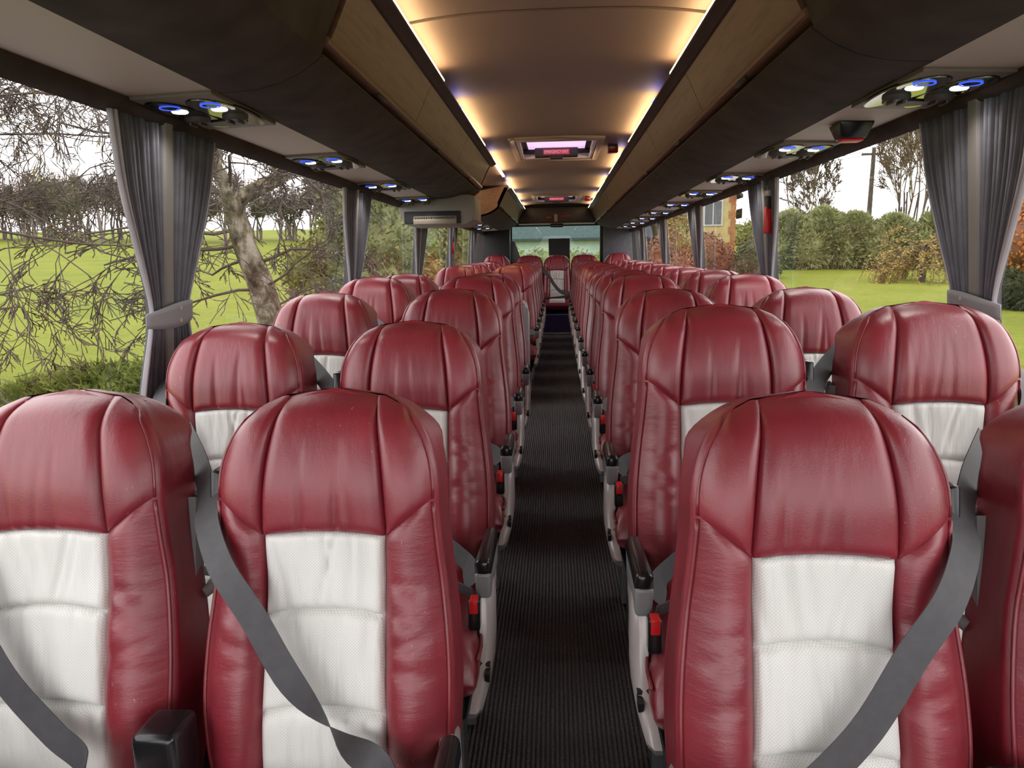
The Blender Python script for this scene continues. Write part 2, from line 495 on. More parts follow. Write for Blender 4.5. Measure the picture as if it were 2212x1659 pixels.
# ------------------------------------------------------------------ windows, pillars, curtains
PIL = [-1.75, .10, 1.96, 3.83, 5.65, 7.4, 9.2]
n = 0
wn = 0
for s in (-1, 1):
    side = 'left' if s < 0 else 'right'
    for i, (a, b) in enumerate(zip(PIL, PIL[1:] + [Y1])):
        wn += 1
        m = MB()
        x0, x1 = wall_x(SILL) + .03, wall_x(WTOP) + .03
        m.add([(s*x0, a, SILL), (s*x0, b, SILL), (s*x1, b, WTOP + .06), (s*x1, a, WTOP + .06)], [(0, 1, 2, 3) if s < 0 else (3, 2, 1, 0)])
        wo = link('window_%d' % wn, m.mesh('pane', M['window_glass'], False, fix=False))
        tag(wo, '%s side window pane, number %d from the front' % (side, i + 1), 'window', kind='structure')
    for i, y in enumerate(PIL):
        n += 1
        m = MB()
        z0, z1 = SILL - .02, .382
        for dz in ((z0, z1),):
            xa, xb = wall_x(z0), wall_x(z1)
            w = .045
            vs = []
            for x, z in ((xa, z0), (xb, z1)):
                vs += [(s*(x+.028), y-w, z), (s*(x+.01), y-w*.8, z), (s*(x-.020), y-.018, z), (s*(x-.020), y+.018, z), (s*(x+.01), y+w*.8, z), (s*(x+.028), y+w, z)]
            m.add(vs, [(j, (j+1) % 6, 6+(j+1) % 6, 6+j) for j in range(6)] + [(5,4,3,2,1,0), (6,7,8,9,10,11)])
        o = part('trim_%d' % n, m, M['pillar_grey'], None, True, 50)
        tag(o, 'grey %s window pillar, number %d from the front' % (side, i + 1), 'pillar', kind='structure')

def curtain_mesh(sy):
    # one half curtain hanging beside a pillar; sy = +1 towards the rear, -1 towards the front. Built for the right side (x>0)
    top, tie, bot = .367, -.135, SILL + .01
    wt = [(bot, .155), (-.36, .145), (tie - .05, .105), (tie, .095), (tie + .06, .11), (.05, .165), (.2, .225), (top, .262)]
    rng = random.Random(5)
    ph = [rng.uniform(0, 6.28) for _ in range(6)]
    NU, NV = 132, 30
    def fn(u, v):
        z = bot + (top - bot) * v
        w = sinterp(wt, z)
        y = .027 + (w - .027) * u
        sq = 1 - .35 * math.exp(-((z - tie) / .09) ** 2)
        fold = math.sin(u * 2 * PI * 17 + .8 * math.sin(3 * z + ph[0]) + 1.2 * math.sin(u * 9 + ph[1])) * (.0055 + .003 * math.sin(u * 17 + ph[2])) * sq
        fold += .006 * math.sin(u * 2 * PI * 4 + ph[3] + z * 1.5)
        return (wall_x(z) - .012 + fold, sy * y, z)
    body = MB(); body.grid(lambda u, v: fn(u * .93, v), NU, NV)
    hem = MB(); hem.grid(lambda u, v: (fn(.93 + u * .07, v)[0] - .002, fn(.93 + u * .07, v)[1], fn(.93 + u * .07, v)[2]), 12, NV)
    return body, hem
cm = {}
for sy in (-1, 1):
    b, h = curtain_mesh(sy)
    for s in (-1, 1):
        bb = b if s > 0 else b.mirror_x(); hh = h if s > 0 else h.mirror_x()
        cm[s, sy] = (bb.mesh('curtain', M['curtain_grey'], True), hh.mesh('hem', M['curtain_hem'], True))
def solid(o, t):
    md = o.modifiers.new('thickness', 'SOLIDIFY'); md.thickness = t
NTH = ['first', 'second', 'third', 'fourth', 'fifth', 'sixth', 'seventh', 'eighth', 'ninth', 'tenth', 'eleventh', 'twelfth', 'thirteenth']
# tieback
def tie_mesh():
    m = MB()
    def fn(u, v):
        a = -1 + 2 * u
        y = a * .118
        hgt = .034 * (1 - .45 * abs(a) ** 2.2)
        z = -.135 + (v - .5) * 2 * hgt + .012 * a
        return (wall_x(z) - .046 + .03 * abs(a) ** 3, y, z)
    m.grid(fn, 20, 4)
    riv = MB()
    for z in (-.118, -.152):
        riv.add([(wall_x(z) - .051, .006 * math.cos(q), z + .006 * math.sin(q)) for q in [2*PI*i/10 for i in range(10)]], [tuple(range(10))])
    return m, riv
tm, rv = tie_mesh()
tmesh = {1: (tm.mesh('band', M['tieback_grey']), rv.mesh('rivets', M['silver_plastic'])), -1: (tm.mirror_x().mesh('band', M['tieback_grey']), rv.mirror_x().mesh('rivets', M['silver_plastic']))}
for s in (-1, 1):
    side = 'left' if s < 0 else 'right'
    vis = [y for y in PIL if y > 1]
    for i, y in enumerate(vis):
        for sy in (-1, 1):
            c = link('window_curtain', cm[s, sy][0], None, (0, y, 0)); solid(c, .002)
            hm = link('hem', cm[s, sy][1], c); solid(hm, .002); hm['label'] = 'light grey curtain hem'
            tag(c, 'dark grey pleated curtain on the %s of the %s %s window pillar' % ('near side' if sy < 0 else 'far side', NTH[i], side), 'curtain', 'tied window curtains')
        t = link('curtain_tieback', tmesh[s][0], None, (0, y, 0)); solid(t, .004)
        link('rivets', tmesh[s][1], t)
        tag(t, 'grey tieback band round the curtains of the %s %s window pillar' % (NTH[i], side), 'tieback', 'curtain tiebacks')

# ------------------------------------------------------------------ overhead racks
SOFF = [(.82, .4115), (.775, .4120), (.72, .4165), (.66, .430), (.605, .4545), (.572, .4765), (.556, .488)]
FLAP = [(.541, .528), (.530, .548), (.512, .585), (.496, .620), (.481, .648), (.472, .664)]
def sm(p, s): return [(s * x, z) for x, z in p]
def rack(s, y0, y1, flaps, label, groove_from):
    r = empty('luggage_rack', (0, 0, 0))
    # soffit
    m = MB(); off = [(x + .012, z + .014) for x, z in SOFF]
    m.prism(sm(SOFF + off[::-1], s), 'y', groove_from + .004, y1); part('soffit', m, M['suede_brown'], r, True, 30)
    m = MB(); m.prism(sm(SOFF + off[::-1], s), 'y', y0, groove_from - .003)
    so = part('soffit', m, M['suede_brown'], r, True, 30)
    # front module without flaps: closes soffit to the top
    if groove_from > y0:
        fr = [(.556, .488)] + [(.546, .508)] + FLAP
        of = [(x + .02, z + .005) for x, z in fr]
        m = MB(); m.prism(sm(fr + of[::-1], s), 'y', y0, groove_from - .012); part('end_module', m, M['suede_brown'], r, True, 40)
    # groove recess
    g = [(.556, .488), (.605, .494), (.605, .515), (.546, .515)]
    m = MB(); m.prism(sm([(.60, .492), (.615, .492), (.615, .52), (.60, .52)], s), 'y', groove_from, y1); part('groove', m, M['black_matt'], r, False)
    m = MB(); m.prism(sm([(.556, .489), (.61, .492), (.61, .496), (.556, .4925)], s), 'y', groove_from, y1); part('groove_floor', m, M['black_matt'], r, False)
    # lip
    m = MB(); m.prism(sm([(.549, .508), (.5385, .512), (.534, .520), (.537, .527), (.545, .528), (.60, .525), (.60, .512)], s), 'y', groove_from - .01, y1)
    part('lip_rail', m, M['wood_flap'], r, True, 30)
    # flaps
    for a, b in zip(flaps, flaps[1:]):
        fp = FLAP; of = [(x + .014, z + .004) for x, z in fp]
        m = MB(); m.prism(sm(fp + of[::-1], s), 'y', a + .0025, b - .0025)
        fo = part('flap_panel', m, M['wood_flap'], r, True, 35)
        mm = MB(); mm.prism(sm([(.549, .498), (.541, .500), (.541, .510), (.549, .511)], s), 'y', (a + b) / 2 - .05, (a + b) / 2 + .05)
        part('flap_handle', mm, M['black_matt'], fo, True, 40, .002)
    # back plate behind flap gaps
    m = MB(); m.prism(sm([(x + .016, z + .004) for x, z in FLAP] + [(x + .03, z + .008) for x, z in FLAP][::-1], s), 'y', y0, y1); part('rack_body', m, M['black_matt'], r, False)
    # top trim
    tr_ = [(.474, .664), (.466, .674), (.452, .682), (.434, .684), (.431, .679), (.448, .674), (.462, .664)]
    m = MB(); m.prism(sm([(.474, .662), (.462, .661), (.446, .671), (.430, .676), (.429, .682), (.50, .684), (.50, .662)], s), 'y', y0, y1); part('top_rail', m, M['rail_dark'], r, True, 35)
    # service panel
    m = MB(); m.prism(sm([(1.035, .404), (.822, .4115), (.822, .43), (1.035, .43)], s), 'y', y0, y1); part('service_panel', m, M['service_grey'], r, True, 30)
    for yy in (y0, y1):
        m = MB(); m.prism(sm(SOFF + [(.549, .51)] + FLAP + [(.46, .684), (.50, .70), (.95, .62), (1.03, .44), (1.03, .405)], s), 'y', yy, yy + (.02 if yy == y0 else -.02))
        part('end_cap', m, M['wood_flap'], r, True, 30)
    tag(r, label, 'luggage rack')
    return r
rack(-1, -1.9, 5.3, [1.80, 2.85, 4.0, 5.22], 'front left overhead luggage rack with brown wood-look flaps, ending at the grey monitor housing', 1.78)
rack(-1, 7.0, 10.2, [7.05, 8.1, 9.15, 10.15], 'rear left overhead luggage rack beyond the side door gap', 7.02)
rack(1, -1.9, 10.2, [1.72, 2.8, 3.95, 5.1, 6.25, 7.4, 8.55, 9.6, 10.15], 'long right overhead luggage rack with brown wood-look flaps', 1.70)
# cant rails above the windows
for s, nm in ((-1, 'trim_left_cant_rail'), (1, 'trim_right_cant_rail')):
    m = MB(); m.prism(sm([(1.032, .404), (1.036, .388), (1.050, .372), (1.068, WTOP), (1.12, WTOP + .03), (1.12, .45), (1.032, .43)], s), 'y', Y0, Y1)
    o = part(nm, m, M['suede_brown'], None, True, 30)
    tag(o, 'brown suede cant rail above the %s windows' % ('left' if s < 0 else 'right'), 'trim', kind='structure')
# cabinet recess above the side door (between the two left racks)
m = MB(); m.prism([(-1.03, .41), (-.80, .415), (-.80, .70), (-.46, .70), (-.46, .74), (-1.03, .74)], 'y', 5.3, 7.0)
tag(part('trim_door_header', m, M['ceiling_vinyl'], None, True, 30), 'beige lined recess above the side door', 'trim', kind='structure')

# LED strips
LEDS = [(-.2, 1.05), (1.35, 2.90), (3.44, 4.50), (5.08, 6.12), (6.70, 7.74), (8.28, 9.12), (9.6, 10.05)]
BLUES = [1.2, 3.37, 5.01, 6.63, 8.21, 9.53]
for s in (-1, 1):
    side = 'left' if s < 0 else 'right'
    for i, (a, b) in enumerate(LEDS):
        m = MB(); m.prism(sm([(.431, .6825), (.447, .6825), (.447, .692), (.431, .692)], s), 'y', a, b)
        o = link('led_strip', m.mesh('led_strip', M['led_warm'], False))
        tag(o, 'warm white ceiling light strip above the %s rack, %s from the front' % (side, NTH[i]), 'light strip', 'warm cove light strips')
    for i, y in enumerate(BLUES):
        m = MB(); m.prism(sm([(.431, .6825), (.447, .6825), (.447, .690), (.431, .690)], s), 'y', y - .035, y + .035)
        o = link('blue_led', m.mesh('blue_led', M['led_blue'], False))
        tag(o, 'small blue ceiling light above the %s rack, %s from the front' % (side, NTH[i]), 'light', 'blue cove lights')

m = MB(); m.box(-.790, -.770, 5.6, 6.85, .680, .694)
tag(link('led_strip', m.mesh('led_strip', M['led_warm'], False)), 'short warm light strip in the recess above the side door', 'light strip', 'warm cove light strips')
# service units (reading lamps, nozzles)
def teardrop(cx, cy, L, Wd, ang, k=28):
    pts = []
    for i in range(k):
        t = 2 * PI * i / k
        y = L * math.cos(t); x = Wd * math.sin(t) * (1 - .28 * math.cos(t))
        pts.append((cx + x * math.cos(ang) - y * math.sin(ang), cy + x * math.sin(ang) + y * math.cos(ang)))
    return pts
def unit_proto(s):
    r = empty('service_unit')
    m = MB(); m.box(-.103, .103, -.20, .20, -.006, .006); part('plate', m, M['unit_plate'], r, True, 40, .003)
    for j, (cx, ang) in enumerate(((.050 * s, .10 * s), (-.056 * s, .10 * s))):
        # outer (window side) and inner insert
        m = MB(); m.prism(teardrop(cx, .0, .168, .050, ang), 'z', -.010, -.004)
        ins = part('insert', m, M['chrome_insert'] if j or s > 0 else M['dark_gloss'], r, True, 40)
        m = MB(); m.prism(teardrop(cx, .0, .172, .0535, ang), 'z', -.008, -.003); part('insert_rim', m, M['black_plastic'], r, True, 40)
        # lamp
        yl = -.062; m = MB(); m.tube([(cx, yl, -.007), (cx, yl, -.0125)], [.023, .019], 18); part('reading_lamp', m, M['lamp_white'], ins, True, 40)
        # blue ring button
        yr = -.112; m = MB()
        ring = [(cx + .024 * math.cos(2*PI*q/24), yr + .024 * math.sin(2*PI*q/24), -.0115) for q in range(25)]
        m.tube(ring, .0013, 6, False); part('call_ring', m, M['ring_blue'], ins)
        m = MB(); m.tube([(cx, yr, -.007), (cx, yr, -.0115)], .019, 18); part('call_button', m, M['dark_gloss'], ins, True, 40)
        # nozzle with two vanes
        yn = .030; m = MB()
        m.tube([(cx, yn, -.006), (cx, yn, -.016), (cx, yn, -.022)], [.035, .033, .026], 20); nz = part('air_nozzle', m, M['nozzle_grey'], ins, True, 40)
        m = MB()
        for q in (-.013, .013): m.box(cx + q - .004, cx + q + .004, yn - .020, yn + .020, -.030, -.017)
        part('vane', m, M['rail_dark'], nz, True, 40, .003)
    m = MB(); m.prism(teardrop(0, .100, .034, .062, 0), 'z', -.0135, -.005); part('speaker', m, M['rail_dark'], r, True, 40)
    return r
UZ = .404
protos = {}
for s in (-1, 1):
    side = 'left' if s < 0 else 'right'
    ysu = [1.95, 2.95, 3.92, 4.82] + ([7.4, 8.3, 9.2] if s < 0 else [5.75, 6.7, 7.6, 8.5, 9.4])
    for i, y in enumerate(ysu):
        if s not in protos: o = protos[s] = unit_proto(s)
        else: o = copy_tree(protos[s])
        o.location = (s * .925, y, UZ); o.rotation_euler = (0, s * math.radians(2.0), 0)
        tag(o, 'overhead unit with reading lamps and air nozzles above the %s seats, %s from the front' % (side, NTH[i]), 'service unit', 'overhead service units')
        for dx in (.05, -.056):
            ld = bpy.data.lights.new('reading_light', 'SPOT'); ld.energy = READING_W; ld.spot_size = math.radians(140); ld.spot_blend = .9; ld.shadow_soft_size = .02
            ld.color = (1, .95, .88)
            lo = bpy.data.objects.new('reading_light', ld); COL.objects.link(lo); lo.location = (s * (.925 + dx), y - .062, UZ - .03)
# black detector on right service panel
dv = empty('detector', (.93, 2.42, .403))
m = MB(); m.add([(-.055, -.05, .004), (.055, -.05, .004), (.055, .05, .004), (-.055, .05, .004), (-.038, -.03, -.045), (.038, -.03, -.045), (.038, .03, -.045), (-.038, .03, -.045)],
                [(0,1,2,3),(7,6,5,4),(0,4,5,1),(1,5,6,2),(2,6,7,3),(3,7,4,0)])
part('housing', m, M['black_plastic'], dv, True, 40, .006)
m = MB(); m.box(-.032, .032, -.026, .026, -.052, -.044); part('lens', m, M['red_plastic'], dv, True, 40, .003)
tag(dv, 'small black wedge-shaped device with red base under the right rack', 'detector')

# monitor housing at the end of the front left rack
mo = empty('monitor_housing', (0, 5.0, 0))
pr = [(-1.075, .40), (-1.065, .33), (-1.035, .255), (-1.0, .238), (-.62, .238), (-.57, .262), (-.555, .30), (-.553, .43), (-.60, .44), (-1.0, .42)]
def ringed(y0, y1): 
    m = MB(); m.prism(pr, 'y', y0, y1); return m
part('shell', ringed(-.10, .30), M['mon_shaded_grey'], mo, True, 30, .012)
m = MB(); m.box(-1.03, -.645, -.112, -.09, .250, .332); part('recess', m, M['black_matt'], mo, True, 40, .004)
m = MB(); m.prism([(-.128, .245), (-.135, .275), (-.115, .302), (-.08, .304), (-.08, .24)], 'x', -.965, -.672); part('screen_tray', m, M['mon_beige'], mo, True, 40, .006)
m = MB()
for q in range(18):
    x = -.955 + .0155 * q
    m.box(x, x + .009, -.142, -.10, .287, .2915)
part('slots', m, M['black_plastic'], mo, False)
m = MB(); m.box(-.575, -.548, -.09, .285, .27, .425); part('side_plate', m, M['mon_beige'], mo, True, 40, .006)
tag(mo, 'grey drop-down monitor housing hanging at the end of the front left rack', 'monitor')

# ------------------------------------------------------------------ rear wall
rw = tag(empty('wall_rear', (0, Y1, 0)), 'dark rear wall round the green-tinted rear window', 'wall', kind='structure')
def rpart(nm, m, mat, **k): return part(nm, m, M[mat], rw, True, 40, **k)
m = MB()
m.box(-1.25, -.66, 0, .08, -1.3, .6); m.box(.635, 1.25, 0, .08, -1.3, .6); m.box(-.70, .70, 0, .08, -1.3, -.33); m.box(-1.2, 1.2, 0, .08, .48, .95)
rpart('surround', m, 'rail_dark')
m = MB(); m.add([(-.70, -.01, .30), (-.70, -.01, -.33), (-.42, -.01, -.33), (-.62, -.01, .26), (-.70, .03, .30), (-.70, .03, -.33), (-.42, .03, -.33), (-.62, .03, .26)],
                [(0,1,2,3),(7,6,5,4),(0,4,5,1),(1,5,6,2),(2,6,7,3),(3,7,4,0)]); rpart('corner_brace', m, 'black_plastic')
m = MB(); m.add([(-.66, .03, -.33), (.64, .03, -.33), (.64, .03, .48), (-.66, .03, .48)], [(0, 1, 2, 3)])
wo = link('window_rear', m.mesh('pane', M['rear_glass'], False, fix=False), None, (0, Y1, 0)); tag(wo, 'green-tinted rear window pane', 'window', kind='structure')
# dark side panels at the rear corners
for s in (-1, 1):
    m = MB(); m.prism(sm([(.68, -.4), (1.12, -.4), (1.06, .42), (.68, .46)], s), 'y', Y1 - .25, Y1 - .02); part('corner_panel', m, M['curtain_grey'] if s > 0 else M['black_matt'], rw, True, 30, .01)
for o in rw.children:
    if o.name.startswith('corner_panel'): o.location = (0, -Y1, 0)
# bulkhead above rear window
bk = empty('rear_bulkhead', (0, 10.2, 0))
m = MB(); m.box(-.56, .56, 0, .5, .50, .72); part('panel', m, M['rail_dark'], bk, True, 40, .02)
m = MB(); m.box(-.035, .012, -.02, .004, .515, .62); part('strip', m, M['hatch_tan'], bk, True, 40, .004)
m = MB(); m.box(-.15, -.07, -.016, .004, .555, .595); part('plate', m, M['dark_red_plastic'], bk, True, 40, .004)
m = MB(); m.box(.06, .19, -.016, .004, .575, .605); part('plate', m, M['dark_red_plastic'], bk, True, 40, .004)
m = MB(); m.box(-.53, .53, -.02, .02, .490, .505); part('edge_rail', m, M['wood_flap'], bk, True, 40, .004)
m = MB(); m.box(-.09, .09, .02, .10, .44, .49); part('camera_box', m, M['black_plastic'], bk, True, 40, .01)
tag(bk, 'dark bulkhead with red plates above the rear window', 'bulkhead')
tv = empty('rear_monitor', (.035, 10.62, .0))
m = MB(); m.box(-.155, .155, -.02, .02, -.20, .30); part('casing', m, M['black_plastic'], tv, True, 40, .006)
m = MB(); m.box(-.145, .145, -.024, -.018, -.18, .29); part('screen', m, M['black_matt'], tv, True, 40)
m = MB(); m.box(-.02, .02, 0, .03, -.6, -.18); part('post', m, M['black_matt'], tv, True, 40)
tag(tv, 'black rectangular screen standing behind the middle rear seat', 'screen')
# modesty panel behind the door well
mp = empty('modesty_panel', (0, 5.32, 0))
m = MB(); m.prism([(-1.05, -1.1), (-.26, -1.1), (-.215, -1.02), (-.215, -.36), (-.28, -.30), (-1.05, -.20)], 'y', 0, .035); part('board', m, M['grey_plastic'], mp, True, 40, .008)
m = MB(); m.tube([(-.225, .018, -1.1), (-.222, .018, -.40), (-.24, .018, -.32), (-.30, .018, -.285), (-1.04, .018, -.185)], .017, 10); part('grab_rail', m, M['silver_plastic'], mp)
tag(mp, 'grey partition panel beside the side door well', 'partition')
# sticker on the third right window
sk = empty('window_sticker', (wall_x(.25) + .012, 4.45, .25))
m = MB(); m.box(-.002, .002, -.065, .065, -.028, .028); part('sheet', m, M['sticker_dark'], sk, False)
m = MB(); m.box(-.0035, -.0015, -.045, .045, -.006, .006); part('bar', m, M['sticker_green'], sk, False)
tag(sk, 'small dark green sticker on the third right window', 'sticker')
# emergency hammers on pillars
def hammer(s, y, z, label):
    h = empty('emergency_hammer', (s * (wall_x(z) - .02), y, z))
    m = MB(); m.box(-.014, .014, -.022, .022, -.03, .085); part('holder', m, M['black_matt'], h, True, 40, .004)
    m = MB(); m.box(-.02, .012, -.018, .018, -.15, -.02); part('handle', m, M['red_plastic'], h, True, 40, .006)
    m = MB(); m.box(-.022, .006, -.03, .03, .03, .06); part('head', m, M['silver_plastic'], h, True, 40, .004)
    tag(h, label, 'hammer', 'emergency window hammers')
hammer(-1, 7.36, .22, 'red window hammer on the fourth left pillar past the door')
hammer(1, 3.72, .26, 'dark red window hammer beside the second right curtain')

# ------------------------------------------------------------------ seats
WOUT = [(0, .197), (.06, .203), (.14, .211), (.24, .214), (.32, .211), (.40, .203), (.47, .195), (.545, .189), (.58, .189), (.62, .184), (.66, .170), (.69, .152), (.715, .125), (.73, .095), (.738, .05), (.741, 0)]
def w_out(v): return sinterp(WOUT[:12], v) if v <= .69 else interp(WOUT, v)
def D(v): return sinterp([(0, -.012), (.08, -.040), (.20, -.056), (.30, -.050), (.42, -.040), (.50, -.048), (.58, -.056), (.66, -.046), (.71, -.026), (.745, .0)], v)
def xin(v):
    if v <= .5: return .104 + .004 * math.cos(v * 8)
    t = (v - .5) / .23
    return .104 - .027 * t + .006 * math.sin(PI * t)
RECL = math.radians(10)
def gs(s, p=.5): return max(0.0, math.sin(PI * min(1, max(0, s)))) ** p
def edge(t, w=.12): # 0 at t=0 rising to 1 past w
    t = max(0, min(1, t / w)); return math.sqrt(max(0, 1 - (1 - t) ** 2))
def crease(x, c, w): return math.exp(-((x - c) / w) ** 2)
def coons(bot, top, inn, out):
    def f(s, t):
        a = Vector(bot(s)) * (1 - t) + Vector(top(s)) * t
        b = Vector(inn(t)) * (1 - s) + Vector(out(t)) * s
        c = (Vector(bot(0)) * (1-s) * (1-t) + Vector(bot(1)) * s * (1-t) + Vector(top(0)) * (1-s) * t + Vector(top(1)) * s * t)
        return a + b - c
    return f
def lerp2(a, b, t): return (a[0] + (b[0] - a[0]) * t, a[1] + (b[1] - a[1]) * t)
ARC = .008
def seam_v(s): return .5 + .060 * s
def w_pan(v): return w_out(v) - .010
def y_edge(v): return D(v) + .014
def v_bot(x): return .500 + ARC * (1 - (x / .104) ** 2)
def v_topc(x): return .741 - .0115 * (x / .077) ** 2
def v_of_w(x): return interp([(b_, a_) for a_, b_ in WOUT[::-1]][:8], x)
rs = random.Random(11)
def build_back_parts(seed):
    """front panels of a backrest, built for +x = right"""
    rg = random.Random(seed)
    P = {}
    cr = [(rg.uniform(-.07, .07), rg.uniform(.004, .010), rg.uniform(.002, .0045), rg.uniform(-.25, .25)) for _ in range(6)]
    # headrest centre
    m = MB()
    def hc(s, t):
        x0 = -1 + 2 * s
        vb = v_bot(x0 * .104); vt = v_topc(x0 * .077)
        v = vb + (vt - vb) * t
        x = x0 * xin(v)
        g = edge(s, .14) * edge(1 - s, .14) * (.5 + .5 * edge(t, .07))
        y = D(v) - .017 * g * (1 - t ** 10) + .022 * max(0, (t - .8) / .2) ** 2 * 1.3
        fold = sum(a * crease(x, c + sl * (v - .5) * .5, w) for c, w, a, sl in cr) * max(0, 1 - t * 1.5) * g
        return (x, y + fold, v)
    m.grid(hc, 44, 34); P['headrest_centre'] = m
    # headrest wings
    for sd in (-1, 1):
        oc = [(w_pan(v_), v_) for v_ in (.560, .58, .60, .62, .64, .66, .675, .688)] + [(.130, .7045)]
        def out(t):
            q = t * (len(oc) - 1); i = min(len(oc) - 2, int(q)); return lerp2(oc[i], oc[i+1], q - i)
        def inn(t): v = .5 + .2295 * t; return (xin(v), v)
        def bot(s_): a = lerp2((xin(.5), .5), (w_pan(.56), .560), s_); return (a[0], seam_v(s_))
        def top(s_):
            x_ = xin(.7295) + (.130 - xin(.7295)) * s_
            return (x_, .7295 if s_ <= 0 else (.7045 if s_ >= 1 else min(.7295, v_of_w(x_ + .005) - .0015)))
        inn0 = inn(0)
        cf = coons(lambda s_: bot(s_) if s_ > 0 else inn0, top, inn, out)
        m = MB()
        def hw(s, t):
            p = cf(s, t)
            g = edge(s, .26) * (.5 + .5 * edge(t, .09))
            y = D(p[1]) - .017 * g * (1 - s ** 5) * (1 - t ** 8) + .014 * s ** 3 * (1 - t ** 8) + .023 * max(0, (t - .72) / .28) ** 2.2
            return (sd * p[0], y, p[1])
        m.grid(hw, 24, 30); P['wing', sd] = m
        # bolster
        wr = [(c0 + rg.uniform(-.02, .02), rg.uniform(.006, .011), rg.uniform(.0025, .005), sg * rg.uniform(.1, .35)) for c0, sg in ((.40, -1), (.365, -1), (.33, 1), (.27, -1))]
        m = MB()
        def bo(s, t):
            vi = .5 * t; vo = .560 * t
            v = seam_v(s) * t
            xi = xin(min(.5, vi)); xo = w_pan(vo)
            x = xi + (xo - xi) * s
            hb = .55 + .45 * edge(1 - t, .05)
            g = edge(s, .30) * hb
            y = D(v) - (.017 + .016 * min(1, (1 - t) * 3)) * g * gs(.18 + .70 * s, .8) * (1 - s ** 6) + .014 * s ** 3 + .005 * (1 - edge(s, .12))
            fold = sum(a * crease(v, c + sl * (x - .15), w) for c, w, a, sl in wr) * g * (1 - s ** 3)
            return (sd * x, y + fold, v)
        m.grid(bo, 22, 56); P['bolster', sd] = m
    # white panels
    lev = [.5, .378, .222, .0]
    for i in range(3):
        cw = [(rg.uniform(-.09, .09), rg.uniform(.004, .010), rg.uniform(.0025, .0055), rg.uniform(-.3, .3)) for _ in range(6)]
        m = MB()
        def wp(s, t, i=i):
            x0 = -1 + 2 * s
            vt = lev[i] + (ARC * (1 - x0 * x0) if i == 0 else -.012 * x0 * x0)
            vb = lev[i+1] - (.012 * x0 * x0 if i < 2 else 0)
            v = vb + (vt - vb) * t
            x = x0 * xin(min(.5, v))
            g = edge(t, .12) * edge(1 - t, .10) * edge(s, .07) * edge(1 - s, .07)
            y = D(v) - .013 * g + .004 * (1 - g)
            fold = sum(a * crease(x, c + sl * (v - .3), w) for c, w, a, sl in cw) * g * (1 if i == 0 else (.4 + .6 * t))
            return (x, y + fold, v)
        m.grid(wp, 40, 26); P['white', i] = m
    # piping
    for sd in (-1, 1):
        pts = [(sd * (w_pan(v) + .0015), y_edge(v) - .001, v) for v in [.0 + .555 * i / 30 for i in range(31)]]
        m = MB(); m.tube(pts, .0036, 7); P['piping', sd] = m
        pts = [(sd * (w_pan(v) + .001), y_edge(v) - .0005, v) for v in (.560, .58, .60, .62, .64, .66, .675, .688)] + [(sd * .131, y_edge(.7045) + .012, .7045)]
        m = MB(); m.tube(pts, .0024, 7); P['head_piping', sd] = m
    return P
def shell_mb():
    bd = [(0, .085), (.1, .098), (.3, .098), (.5, .092), (.62, .086), (.646, .088), (.660, .106), (.675, .118), (.70, .108), (.722, .086), (.736, .066), (.742, .052)]
    m = MB(); NV = 66; NU = 40
    def fn(u, vv):
        v = .742 * vv
        w = max(.012, w_out(v) if v < .69 else interp(WOUT, v))
        b = interp(bd, v)
        wp = w - .010 if v < .69 else max(.006, w - .010 * (1 - (v - .69) / .06))
        yf = y_edge(v) if v < .69 else y_edge(v) + .012 * min(1, (v - .69) / .02)
        lob = .007 * crease(v, .668, .030)
        bul = -.003 * min(1, max(0, (.735 - v) / .06))
        sec = [(wp, yf), (w + bul * .4, yf + .012), (w + bul, yf + .034), (w + bul + lob, b * .55), (w + bul * .6 + lob, b * .86), (w * .92, b), (w * .6, b + .004), (0, b + .006)]
        q = abs(2 * u - 1)              # 1 at the front edges, 0 at the middle of the back
        k_ = (1 - q) * (len(sec) - 1)
        x = sinterp([(i, p[0]) for i, p in enumerate(sec)], k_); y = sinterp([(i, p[1]) for i, p in enumerate(sec)], k_)
        return (x if u < .5 else -x, y, v)
    m.grid(fn, NU, NV)
    # close the front so nothing is seen through the seams
    fr = MB(); fr.grid(lambda u, vv: ((2*u-1) * max(.006, interp(WOUT, .742*vv) - .010), y_edge(.742*vv) + .002, .742 * vv), 10, 24)
    m.add(fr.v, fr.f)
    return m
def ribbon(path, width, thick=.0018):
    # path: list of (point, widthdir)
    m = MB(); vs = []; fs = []
    for i, (p, wd) in enumerate(path):
        p = Vector(p); wd = Vector(wd).normalized()
        t = Vector(path[min(i+1, len(path)-1)][0]) - Vector(path[max(i-1, 0)][0])
        n_ = t.cross(wd).normalized()
        for a, b in ((-.5, -.5), (.5, -.5), (.5, .5), (-.5, .5)):
            vs.append(p + wd * width * a + n_ * thick * b)
    for i in range(len(path) - 1):
        for q in range(4):
            q2 = (q + 1) % 4; fs.append((4*i+q, 4*i+q2, 4*i+4+q2, 4*i+4+q))
    fs += [(3, 2, 1, 0), tuple(4*(len(path)-1) + q for q in range(4))]
    return m.add(vs, fs)
def smooth_path(pts, n=40):
    t = [(i, ) for i in range(len(pts))]
    out = []
    for k_ in range(n + 1):
        q = k_ / n * (len(pts) - 1)
        out.append(tuple(sinterp([(i, p[c]) for i, p in enumerate(pts)], q) for c in range(3)))
    return out
